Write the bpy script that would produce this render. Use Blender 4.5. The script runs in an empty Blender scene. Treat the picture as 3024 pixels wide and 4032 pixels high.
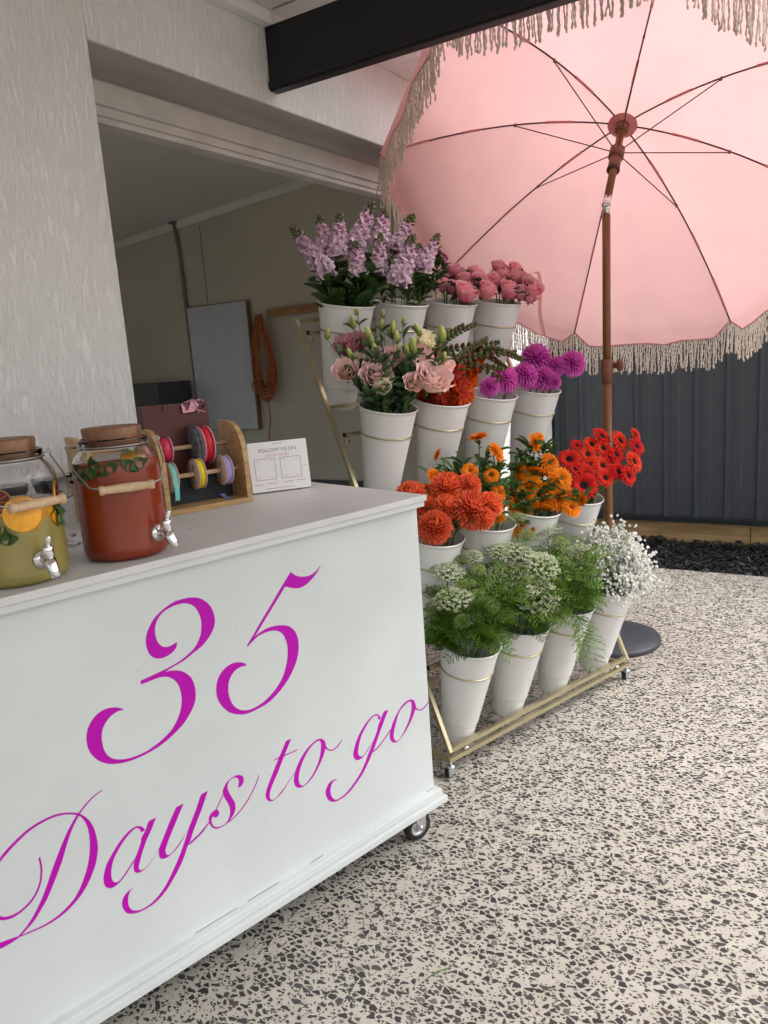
import bpy, bmesh, math, random
from mathutils import Vector as V, Matrix, Quaternion, noise
R = math.radians
random.seed(7)
sc = bpy.context.scene
COL = sc.collection

# ------------------------------------------------------------------ camera
cd = bpy.data.cameras.new('camera'); cam = bpy.data.objects.new('camera', cd); COL.objects.link(cam)
cd.sensor_fit = 'VERTICAL'; cd.sensor_height = 36; cd.lens = 27.05; cd.clip_start = .05; cd.clip_end = 2000
cam.matrix_world = Matrix(((.847182, -.045754, .529329, 0), (.526719, .202912, -.825466, 0), (-.069639, .978127, .196003, 1.40), (0, 0, 0, 1)))
sc.camera = cam
sc.render.resolution_x, sc.render.resolution_y = 768, 1024

# ------------------------------------------------------------------ sky, sun, exposure (bright overcast)
SUN_EL, SUN_AZ = 56, 62          # degrees; azimuth measured from +Y towards +X
w = bpy.data.worlds.new('World'); sc.world = w; w.use_nodes = True
wn, wl = w.node_tree.nodes, w.node_tree.links
bg = wn['Background']; sky = wn.new('ShaderNodeTexSky'); sky.sky_type = 'NISHITA'; sky.sun_disc = False
sky.sun_elevation = R(SUN_EL); sky.sun_rotation = R(SUN_AZ); sky.dust_density = 4; sky.ozone_density = .6; sky.air_density = 1.2
hs = wn.new('ShaderNodeHueSaturation'); hs.inputs['Saturation'].default_value = .22
wl.new(sky.outputs[0], hs.inputs['Color']); wl.new(hs.outputs[0], bg.inputs['Color'])
bg.inputs['Strength'].default_value = .15
sl = bpy.data.lights.new('sun', 'SUN'); sl.energy = 1.2; sl.angle = R(40); sl.color = (1, .97, .93)
so = bpy.data.objects.new('sun', sl); COL.objects.link(so)
sd = V((math.sin(R(SUN_AZ)) * math.cos(R(SUN_EL)), math.cos(R(SUN_AZ)) * math.cos(R(SUN_EL)), math.sin(R(SUN_EL))))
so.rotation_euler = (-sd).to_track_quat('-Z', 'Y').to_euler(); so.location = sd * 20
vs = sc.view_settings; vs.view_transform = 'Standard'; vs.look = 'None'; vs.gamma = 1; vs.use_curve_mapping = False
vs.exposure = 1.02
sc.render.engine = 'CYCLES'
sc.cycles.max_bounces = 7; sc.cycles.transmission_bounces = 7; sc.cycles.transparent_max_bounces = 6

# ------------------------------------------------------------------ materials
def nt(name):
    m = bpy.data.materials.new(name); m.use_nodes = True
    t = m.node_tree; return m, t.nodes, t.links, t.nodes['Principled BSDF']
def lk(l, a, b): l.new(a, b)
def M(name, col, rough=.5, metal=0, var=.08, vs=6, bump=0, bs=150, coat=0, spec=.5, attr=False, rnd=0, tl=0, trans=0, ior=1.45, stretch=None, sheen=0):
    m, n, l, p = nt(name)
    p.inputs['Roughness'].default_value = rough; p.inputs['Metallic'].default_value = metal
    p.inputs['Specular IOR Level'].default_value = spec; p.inputs['Coat Weight'].default_value = coat
    p.inputs['Transmission Weight'].default_value = trans; p.inputs['IOR'].default_value = ior
    p.inputs['Sheen Weight'].default_value = sheen
    tc = n.new('ShaderNodeTexCoord'); co = tc.outputs['Object']
    if stretch:
        mp = n.new('ShaderNodeMapping'); mp.inputs['Scale'].default_value = stretch; lk(l, co, mp.inputs[0]); co = mp.outputs[0]
    base = None
    if attr:
        a = n.new('ShaderNodeAttribute'); a.attribute_name = 'Col'; base = a.outputs['Color']
    else:
        rg = n.new('ShaderNodeRGB'); rg.outputs[0].default_value = (*col, 1); base = rg.outputs[0]
    if var or rnd:
        hsv = n.new('ShaderNodeHueSaturation'); lk(l, base, hsv.inputs['Color'])
        nz = n.new('ShaderNodeTexNoise'); nz.inputs['Scale'].default_value = vs; nz.inputs['Detail'].default_value = 5; lk(l, co, nz.inputs['Vector'])
        mr = n.new('ShaderNodeMapRange'); mr.inputs['From Min'].default_value = .3; mr.inputs['From Max'].default_value = .7
        mr.inputs['To Min'].default_value = 1 - var; mr.inputs['To Max'].default_value = 1 + var; lk(l, nz.outputs['Fac'], mr.inputs['Value'])
        val = mr.outputs[0]
        if rnd:
            oi = n.new('ShaderNodeObjectInfo'); m2 = n.new('ShaderNodeMapRange'); lk(l, oi.outputs['Random'], m2.inputs['Value'])
            m2.inputs['To Min'].default_value = 1 - rnd; m2.inputs['To Max'].default_value = 1 + rnd
            mu = n.new('ShaderNodeMath'); mu.operation = 'MULTIPLY'; lk(l, val, mu.inputs[0]); lk(l, m2.outputs[0], mu.inputs[1]); val = mu.outputs[0]
            m3 = n.new('ShaderNodeMapRange'); lk(l, oi.outputs['Random'], m3.inputs['Value'])
            m3.inputs['To Min'].default_value = .5 - rnd * .05; m3.inputs['To Max'].default_value = .5 + rnd * .05; lk(l, m3.outputs[0], hsv.inputs['Hue'])
        lk(l, val, hsv.inputs['Value']); base = hsv.outputs[0]
    lk(l, base, p.inputs['Base Color'])
    if bump:
        nb = n.new('ShaderNodeTexNoise'); nb.inputs['Scale'].default_value = bs; nb.inputs['Detail'].default_value = 4; lk(l, co, nb.inputs['Vector'])
        bp = n.new('ShaderNodeBump'); bp.inputs['Strength'].default_value = bump; bp.inputs['Distance'].default_value = .003
        lk(l, nb.outputs['Fac'], bp.inputs['Height']); lk(l, bp.outputs[0], p.inputs['Normal'])
    if tl:
        tr = n.new('ShaderNodeBsdfTranslucent'); lk(l, base, tr.inputs['Color'])
        mx = n.new('ShaderNodeMixShader'); mx.inputs[0].default_value = tl
        lk(l, p.outputs[0], mx.inputs[1]); lk(l, tr.outputs[0], mx.inputs[2]); lk(l, mx.outputs[0], n['Material Output'].inputs['Surface'])
    return m

def wood(name, c1, c2, scale=(3, 40, 40), rough=.5):
    m, n, l, p = nt(name)
    tc = n.new('ShaderNodeTexCoord'); mp = n.new('ShaderNodeMapping'); mp.inputs['Scale'].default_value = scale
    nz = n.new('ShaderNodeTexNoise'); nz.inputs['Scale'].default_value = 1; nz.inputs['Detail'].default_value = 6; nz.inputs['Distortion'].default_value = .6
    cr = n.new('ShaderNodeValToRGB'); cr.color_ramp.elements[0].position = .35; cr.color_ramp.elements[1].position = .68
    cr.color_ramp.elements[0].color = (*c1, 1); cr.color_ramp.elements[1].color = (*c2, 1)
    lk(l, tc.outputs['Object'], mp.inputs[0]); lk(l, mp.outputs[0], nz.inputs['Vector']); lk(l, nz.outputs['Fac'], cr.inputs[0]); lk(l, cr.outputs[0], p.inputs['Base Color'])
    bp = n.new('ShaderNodeBump'); bp.inputs['Strength'].default_value = .15; bp.inputs['Distance'].default_value = .002
    lk(l, nz.outputs['Fac'], bp.inputs['Height']); lk(l, bp.outputs[0], p.inputs['Normal'])
    p.inputs['Roughness'].default_value = rough
    return m

def terrazzo():
    m, n, l, p = nt('polished_aggregate')
    tc = n.new('ShaderNodeTexCoord')
    dn = n.new('ShaderNodeTexNoise'); dn.inputs['Scale'].default_value = 70; dn.inputs['Detail'].default_value = 2; lk(l, tc.outputs['Object'], dn.inputs['Vector'])
    sb = n.new('ShaderNodeVectorMath'); sb.operation = 'SUBTRACT'; sb.inputs[1].default_value = (.5, .5, .5); lk(l, dn.outputs['Color'], sb.inputs[0])
    scl = n.new('ShaderNodeVectorMath'); scl.operation = 'SCALE'; scl.inputs['Scale'].default_value = .008; lk(l, sb.outputs[0], scl.inputs[0])
    ad = n.new('ShaderNodeVectorMath'); lk(l, tc.outputs['Object'], ad.inputs[0]); lk(l, scl.outputs[0], ad.inputs[1])
    big = n.new('ShaderNodeTexNoise'); big.inputs['Scale'].default_value = 1.6; big.inputs['Detail'].default_value = 3; lk(l, tc.outputs['Object'], big.inputs['Vector'])
    def layer(scale, lo, hi, keep, off, ang):
        mp = n.new('ShaderNodeMapping'); mp.inputs['Location'].default_value = (off, off * .7, 0); mp.inputs['Rotation'].default_value = (0, 0, ang)
        mp.inputs['Scale'].default_value = (1, 1.45, 1); lk(l, ad.outputs[0], mp.inputs[0])
        e = n.new('ShaderNodeTexVoronoi'); e.voronoi_dimensions = '2D'; e.feature = 'DISTANCE_TO_EDGE'; e.inputs['Scale'].default_value = scale; lk(l, mp.outputs[0], e.inputs['Vector'])
        f = n.new('ShaderNodeTexVoronoi'); f.voronoi_dimensions = '2D'; f.feature = 'F1'; f.inputs['Scale'].default_value = scale; lk(l, mp.outputs[0], f.inputs['Vector'])
        se = n.new('ShaderNodeSeparateColor'); lk(l, f.outputs['Color'], se.inputs[0])
        th = n.new('ShaderNodeMapRange'); th.inputs['To Min'].default_value = lo; th.inputs['To Max'].default_value = hi; lk(l, se.outputs[0], th.inputs['Value'])
        su = n.new('ShaderNodeMath'); su.operation = 'SUBTRACT'; lk(l, e.outputs['Distance'], su.inputs[0]); lk(l, th.outputs[0], su.inputs[1])
        mk = n.new('ShaderNodeMapRange'); mk.inputs['From Min'].default_value = 0; mk.inputs['From Max'].default_value = .025; lk(l, su.outputs[0], mk.inputs['Value'])
        kp = n.new('ShaderNodeMath'); kp.operation = 'LESS_THAN'; lk(l, se.outputs[1], kp.inputs[0]); kp.inputs[1].default_value = keep
        # patches with fewer stones
        pt = n.new('ShaderNodeMapRange'); pt.inputs['From Min'].default_value = .34; pt.inputs['From Max'].default_value = .46; lk(l, big.outputs['Fac'], pt.inputs['Value'])
        kk = n.new('ShaderNodeMath'); kk.operation = 'MULTIPLY'; lk(l, kp.outputs[0], kk.inputs[0]); kk.inputs[1].default_value = 1
        mu = n.new('ShaderNodeMath'); mu.operation = 'MULTIPLY'; lk(l, mk.outputs[0], mu.inputs[0]); lk(l, kk.outputs[0], mu.inputs[1])
        return mu.outputs[0], se.outputs[2]
    a, ca = layer(50, .05, .38, .80, 0, .35)
    b, cb = layer(104, .08, .44, .55, 3.3, -.5)
    mx = n.new('ShaderNodeMath'); mx.operation = 'MAXIMUM'; lk(l, a, mx.inputs[0]); lk(l, b, mx.inputs[1])
    cr = n.new('ShaderNodeValToRGB'); cr.color_ramp.interpolation = 'CONSTANT'
    el = cr.color_ramp.elements; el[0].color = (.035, .034, .036, 1); el[1].position = .38; el[1].color = (.045, .042, .041, 1)
    for po, c in ((.70, (.075, .062, .055, 1)), (.82, (.05, .052, .055, 1)), (.95, (.14, .125, .115, 1))):
        q = el.new(po); q.color = c
    lk(l, ca, cr.inputs[0])
    ce = n.new('ShaderNodeValToRGB'); ce.color_ramp.elements[0].color = (.39, .362, .315, 1); ce.color_ramp.elements[1].color = (.49, .458, .40, 1)
    ce.color_ramp.elements[0].position = .3; ce.color_ramp.elements[1].position = .7
    fn = n.new('ShaderNodeTexNoise'); fn.inputs['Scale'].default_value = 9; fn.inputs['Detail'].default_value = 8; fn.inputs['Roughness'].default_value = .7
    lk(l, tc.outputs['Object'], fn.inputs['Vector']); lk(l, fn.outputs['Fac'], ce.inputs[0])
    mi = n.new('ShaderNodeMix'); mi.data_type = 'RGBA'; lk(l, mx.outputs[0], mi.inputs[0]); lk(l, ce.outputs[0], mi.inputs[6]); lk(l, cr.outputs[0], mi.inputs[7])
    lk(l, mi.outputs[2], p.inputs['Base Color'])
    ro = n.new('ShaderNodeMapRange'); ro.inputs['To Min'].default_value = .3; ro.inputs['To Max'].default_value = .5; lk(l, fn.outputs['Fac'], ro.inputs['Value']); lk(l, ro.outputs[0], p.inputs['Roughness'])
    p.inputs['Specular IOR Level'].default_value = .35
    return m

def stucco():
    m, n, l, p = nt('textured_render')
    tc = n.new('ShaderNodeTexCoord')
    def nz(sc_, det, st):
        mp = n.new('ShaderNodeMapping'); mp.inputs['Scale'].default_value = st; lk(l, tc.outputs['Object'], mp.inputs[0])
        q = n.new('ShaderNodeTexNoise'); q.inputs['Scale'].default_value = sc_; q.inputs['Detail'].default_value = det; q.inputs['Roughness'].default_value = .6; lk(l, mp.outputs[0], q.inputs['Vector']); return q.outputs['Fac']
    a = nz(62, 5, (1, 1, .2)); b = nz(60, 6, (1, 1, .6)); c = nz(2.2, 4, (1, 1, .5))
    r = n.new('ShaderNodeMapRange'); r.inputs['From Min'].default_value = .42; r.inputs['From Max'].default_value = .62; lk(l, a, r.inputs['Value'])
    s = n.new('ShaderNodeMath'); s.operation = 'MULTIPLY_ADD'; lk(l, b, s.inputs[0]); s.inputs[1].default_value = .7; lk(l, r.outputs[0], s.inputs[2])
    bp = n.new('ShaderNodeBump'); bp.inputs['Strength'].default_value = .8; bp.inputs['Distance'].default_value = .006; lk(l, s.outputs[0], bp.inputs['Height']); lk(l, bp.outputs[0], p.inputs['Normal'])
    cr = n.new('ShaderNodeValToRGB'); cr.color_ramp.elements[0].color = (.76, .75, .735, 1); cr.color_ramp.elements[1].color = (.84, .835, .83, 1); lk(l, c, cr.inputs[0])
    cr.color_ramp.elements[0].position = .3; cr.color_ramp.elements[1].position = .7
    lk(l, cr.outputs[0], p.inputs['Base Color']); p.inputs['Roughness'].default_value = .85; p.inputs['Specular IOR Level'].default_value = .2
    return m

MT = {
 'render': stucco(), 'floor': terrazzo(),
 'ground': M('bare_ground', (.22, .19, .15), .95, var=.3, vs=3, bump=.4, bs=30),
 'gfloor': M('garage_concrete', (.33, .33, .32), .7, var=.2, vs=2),
 'mulch': M('black_bark', (.013, .013, .014), .65, attr=True, var=.3, vs=60),
 'ceil': M('eave_sheet', (.72, .71, .69), .7, var=.03, vs=3),
 'beam': M('black_beam_paint', (.007, .007, .009), .45, var=.2, vs=8, bump=.05, bs=90),
 'lintel': M('brushed_lintel', (.42, .405, .385), .8, var=.16, vs=9, bump=.35, bs=60, stretch=(1, .12, 1)),
 'track': M('door_head_paint', (.60, .585, .55), .6, var=.1, vs=7, bump=.1, bs=40),
 'inwall': M('olive_plaster', (.52, .495, .405), .85, var=.1, vs=1.2, bump=.1, bs=30),
 'inceil': M('garage_ceiling', (.72, .71, .67), .8, var=.04, vs=2),
 'plinth': M('slate_plinth', (.06, .075, .09), .6, var=.1),
 'fence': M('charcoal_steel', (.062, .071, .082), .40, var=.1, vs=14, spec=.45),
 'fenced': M('charcoal_rail', (.022, .026, .031), .4, var=.1, vs=10),
 'pine': wood('treated_pine', (.26, .16, .065), (.50, .345, .16), (2.2, 30, 30), .75),
 'bamboo': wood('bamboo', (.38, .22, .085), (.56, .37, .17), (6, 70, 70), .45),
 'dowel': wood('pale_dowel', (.50, .33, .19), (.66, .48, .31), (20, 60, 60), .5),
 'rail': wood('orange_pine', (.27, .13, .045), (.40, .22, .085), (6, 50, 50), .5),
 'cork': wood('acacia_stopper', (.13, .055, .024), (.26, .125, .058), (30, 60, 12), .5),
 'white': M('cart_paint', (.585, .615, .612), .42, var=.055, vs=3.5, bump=.06, bs=25, spec=.4),
 'whitetop': M('cart_top_paint', (.60, .59, .585), .45, var=.07, vs=5, bump=.05, bs=25),
 'scuff': M('grey_scuff', (.42, .43, .42), .6),
 'crack': M('dark_joint', (.16, .16, .16), .8, var=0),
 'vinyl': M('magenta_vinyl', (.45, .0, .385), .42, var=.04, vs=3, spec=.25),
 'pot': M('white_plastic', (.74, .73, .715), .3, var=.03, vs=4, spec=.5),
 'gold': M('brushed_gold', (.52, .455, .29), .33, .85, var=.08, vs=20),
 'zinc': M('zinc', (.62, .64, .66), .28, 1, var=.12, vs=30),
 'rubber': M('black_rubber', (.015, .015, .016), .55, var=.1),
 'steel': M('chrome', (.72, .72, .72), .12, 1, var=.03),
 'wire': M('steel_wire', (.40, .40, .39), .3, 1, var=.05),
 'pole': M('brown_powdercoat', (.21, .088, .032), .35, var=.05, vs=10, spec=.5),
 'rib': M('maroon_rib', (.065, .022, .022), .4, var=.05),
 'slider': M('brown_plastic', (.19, .075, .045), .45, var=.05),
 'fabric': M('pink_canvas', (.85, .51, .50), .8, var=.03, vs=7, bump=.06, bs=400, tl=.45, spec=.2),
 'hem': M('pink_hem', (.74, .33, .32), .8, var=.05, vs=30, tl=.3, spec=.2),
 'cord': M('cotton_cord', (.92, .86, .79), .85, var=.06, vs=90, tl=.48, spec=.15, sheen=.3),
 'base': M('umbrella_base', (.035, .038, .047), .48, var=.12, vs=12, bump=.05, bs=60),
 'glass': M('clear_glass', (1, 1, 1), .0, var=0, trans=1, ior=1.35, spec=.5),
 'thin': M('thin_glass', (1, 1, 1), .0, var=0, trans=1, ior=1.12, spec=.5),
 'red': M('red_drink', (.40, .055, .014), .25, var=.16, vs=9),
 'lemon': M('lemonade', (.48, .40, .12), .2, var=.15, vs=8),
 'orange': M('orange_flesh', (.83, .36, .015), .35, var=.15, vs=60, coat=.3),
 'peel': M('orange_peel', (.75, .42, .05), .4, var=.08),
 'blood': M('blood_orange', (.16, .012, .02), .35, var=.2, vs=60),
 'mint': M('mint_leaf', (.05, .10, .02), .5, var=.2, vs=40, tl=.2),
 'petal': M('petals', (1, 1, 1), .62, attr=True, var=.07, vs=60, rnd=.10, tl=.28, spec=.2),
 'leaf': M('leaves', (1, 1, 1), .45, attr=True, var=.15, vs=40, rnd=.12, tl=.25, spec=.4),
 'stem': M('stems', (.10, .17, .035), .5, var=.15, vs=30, rnd=.15),
 'acryl': M('acrylic', (1, 1, 1), .02, var=0, trans=1, ior=1.2),
 'paper': M('card', (.82, .81, .82), .6, var=.02),
 'ink': M('grey_ink', (.22, .21, .22), .7, var=0),
 'pinkink': M('pink_ink', (.72, .38, .38), .7, var=0),
 'kraft': M('spool_card', (.58, .43, .37), .7, var=.06, vs=20),
 'rteal': M('teal_ribbon', (.20, .62, .55), .45, var=.05), 'ryel': M('yellow_ribbon', (.85, .62, .01), .45, var=.05),
 'rpur': M('lilac_ribbon', (.36, .29, .68), .45, var=.05), 'rred': M('red_ribbon', (.55, .01, .02), .4, var=.05),
 'rpink': M('pink_film', (.55, .03, .09), .2, var=.2, vs=30), 'rrose': M('pink_spool', (.68, .33, .42), .5, var=.05),
 'rdark': M('floral_ribbon', (.12, .125, .14), .5, var=.7, vs=55), 'rgrn': M('green_ribbon', (.12, .5, .02), .4), 'rsage': M('sage_ribbon', (.28, .36, .33), .4),
 'bagred': M('dark_red_card', (.075, .013, .011), .45, var=.25, vs=9), 'navy': M('navy_pouch', (.012, .016, .022), .6, var=.2),
 'taupe': M('taupe_fabric', (.24, .21, .19), .8, var=.1, vs=30), 'board': M('grey_board', (.52, .55, .60), .5, var=.05, vs=10, bump=.15, bs=120),
 'boardedge': M('board_edge', (.16, .09, .05), .7), 'cordo': M('orange_cable', (.36, .105, .03), .5, var=.2, vs=20), 'dark': M('dark_cabinet', (.055, .057, .055), .6),
 'conduit': M('grey_conduit', (.17, .17, .16), .5), 'lamp': M('downlight_trim', (.8, .8, .82), .4, var=0),
}
# ------------------------------------------------------------------ mesh helpers
class MB:
    def __init__(s): s.v = []; s.f = []; s.c = []; s.m = []
    def add(s, v, f, col=(1, 1, 1), mi=0):
        o = len(s.v); s.v += [tuple(q) for q in v]; s.f += [tuple(i + o for i in q) for q in f]; s.m += [mi] * len(f)
        if col and isinstance(col[0], (tuple, list)): s.c += col
        else: s.c += [col] * len(v)
        return s
    def xf(s, mb, mat):
        o = len(s.v); s.v += [tuple(mat @ V(q)) for q in mb.v]; s.f += [tuple(i + o for i in q) for q in mb.f]; s.c += mb.c; s.m += mb.m; return s
    def me(s, name, mats, smooth=True):
        d = bpy.data.meshes.new(name); d.from_pydata(s.v, [], s.f)
        for mt in (mats if isinstance(mats, (list, tuple)) else [mats]): d.materials.append(MT[mt])
        if any(s.m): d.polygons.foreach_set('material_index', s.m)
        if smooth: d.polygons.foreach_set('use_smooth', [True] * len(s.f))
        if any(c != (1, 1, 1) for c in s.c):
            at = d.color_attributes.new('Col', 'FLOAT_COLOR', 'POINT'); fl = []
            for c in s.c: fl += [c[0], c[1], c[2], 1]
            at.data.foreach_set('color', fl)
        d.update(); return d
def ob(name, me, parent=None, loc=(0, 0, 0), rot=(0, 0, 0), scl=None, mat=None):
    o = bpy.data.objects.new(name, me); COL.objects.link(o)
    if parent is not None: o.parent = parent
    if mat is not None: o.matrix_local = mat
    else:
        o.location = loc; o.rotation_euler = rot
        if scl is not None: o.scale = (scl,) * 3 if isinstance(scl, (int, float)) else scl
    return o
def thing(name, label, cat, loc=(0, 0, 0), rz=0, group=None, parent=None):
    o = ob(name, None, None, loc, (0, 0, rz)); o.empty_display_size = .05
    o['label'] = label; o['category'] = cat
    if group: o['group'] = group
    return o
def tag(o, label=None, cat=None, group=None, kind=None):
    for k, v in (('label', label), ('category', cat), ('group', group), ('kind', kind)):
        if v: o[k] = v
    return o
def box(a, b, col=(1, 1, 1)):
    (x0, y0, z0), (x1, y1, z1) = a, b
    return ([(x0, y0, z0), (x1, y0, z0), (x1, y1, z0), (x0, y1, z0), (x0, y0, z1), (x1, y0, z1), (x1, y1, z1), (x0, y1, z1)],
            [(3, 2, 1, 0), (4, 5, 6, 7), (0, 1, 5, 4), (1, 2, 6, 5), (2, 3, 7, 6), (3, 0, 4, 7)])
def bbox(a, b, bev=.002, mat='white', name='box', seg=2):
    bm = bmesh.new(); v, f = box(a, b); bv = [bm.verts.new(q) for q in v]; [bm.faces.new([bv[i] for i in q]) for q in f]
    if bev: bmesh.ops.bevel(bm, geom=bm.edges[:] + bm.verts[:], offset=bev, segments=seg, profile=.6, affect='EDGES')
    d = bpy.data.meshes.new(name); bm.to_mesh(d); bm.free(); d.materials.append(MT[mat]); return d
def frame(t):
    t = t.normalized(); a = V((0, 0, 1)) if abs(t.z) < .9 else V((1, 0, 0)); x = a.cross(t).normalized(); return x, t.cross(x)
def tube(pts, rad, n=8, cap=True, closed=False):
    pts = [V(p) for p in pts]; N = len(pts); v = []; f = []
    rr = rad if isinstance(rad, (list, tuple)) else [rad] * N
    px = None
    for i, p in enumerate(pts):
        if closed: t = pts[(i + 1) % N] - pts[i - 1]
        else: t = pts[min(i + 1, N - 1)] - pts[max(i - 1, 0)]
        t = t.normalized() if t.length > 1e-9 else V((0, 0, 1))
        if px is None: px = frame(t)[0]
        px = (px - t * px.dot(t)); px = px.normalized() if px.length > 1e-6 else frame(t)[0]
        py = t.cross(px)
        for k in range(n):
            a = 2 * math.pi * k / n; v.append(p + (px * math.cos(a) + py * math.sin(a)) * rr[i])
    for i in range(N if closed else N - 1):
        for k in range(n):
            j = (i + 1) % N; f.append((i * n + k, i * n + (k + 1) % n, j * n + (k + 1) % n, j * n + k))
    if cap and not closed: f.append(tuple(range(n - 1, -1, -1))); f.append(tuple((N - 1) * n + k for k in range(n)))
    return v, f
def lathe(prof, n=32):
    v = []; f = []
    for r, z in prof:
        for k in range(n):
            a = 2 * math.pi * k / n; v.append((r * math.cos(a), r * math.sin(a), z))
    for i in range(len(prof) - 1):
        for k in range(n): f.append((i * n + k, i * n + (k + 1) % n, (i + 1) * n + (k + 1) % n, (i + 1) * n + k))
    return v, f
def sq(p0, p1, w, up=(0, 0, 1), h=None):
    """square bar between two points"""
    p0, p1 = V(p0), V(p1); t = (p1 - p0).normalized(); up = V(up)
    x = up.cross(t); x = x.normalized() if x.length > 1e-5 else V((1, 0, 0)); y = t.cross(x); h = h or w
    v = []
    for p in (p0, p1):
        for a, b in ((-1, -1), (1, -1), (1, 1), (-1, 1)): v.append(p + x * a * w / 2 + y * b * h / 2)
    return v, [(3, 2, 1, 0), (4, 5, 6, 7), (0, 1, 5, 4), (1, 2, 6, 5), (2, 3, 7, 6), (3, 0, 4, 7)]
def cr(pts, n=8):
    """Catmull-Rom through tuples"""
    P = [V(p) if len(p) < 4 else p for p in pts]; out = []
    D = len(pts[0])
    for i in range(len(pts) - 1):
        p0 = pts[max(i - 1, 0)]; p1 = pts[i]; p2 = pts[i + 1]; p3 = pts[min(i + 2, len(pts) - 1)]
        for k in range(n):
            t = k / n; t2 = t * t; t3 = t2 * t
            out.append(tuple(.5 * (2 * p1[d] + (p2[d] - p0[d]) * t + (2 * p0[d] - 5 * p1[d] + 4 * p2[d] - p3[d]) * t2 + (3 * p1[d] - p0[d] - 3 * p2[d] + p3[d]) * t3) for d in range(D)))
    out.append(tuple(pts[-1])); return out
def lookm(pos, d, scl=1, spin=0):
    q = V(d).to_track_quat('Z', 'Y')
    return Matrix.Translation(pos) @ q.to_matrix().to_4x4() @ Matrix.Rotation(spin, 4, 'Z') @ Matrix.Scale(scl, 4)
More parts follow.
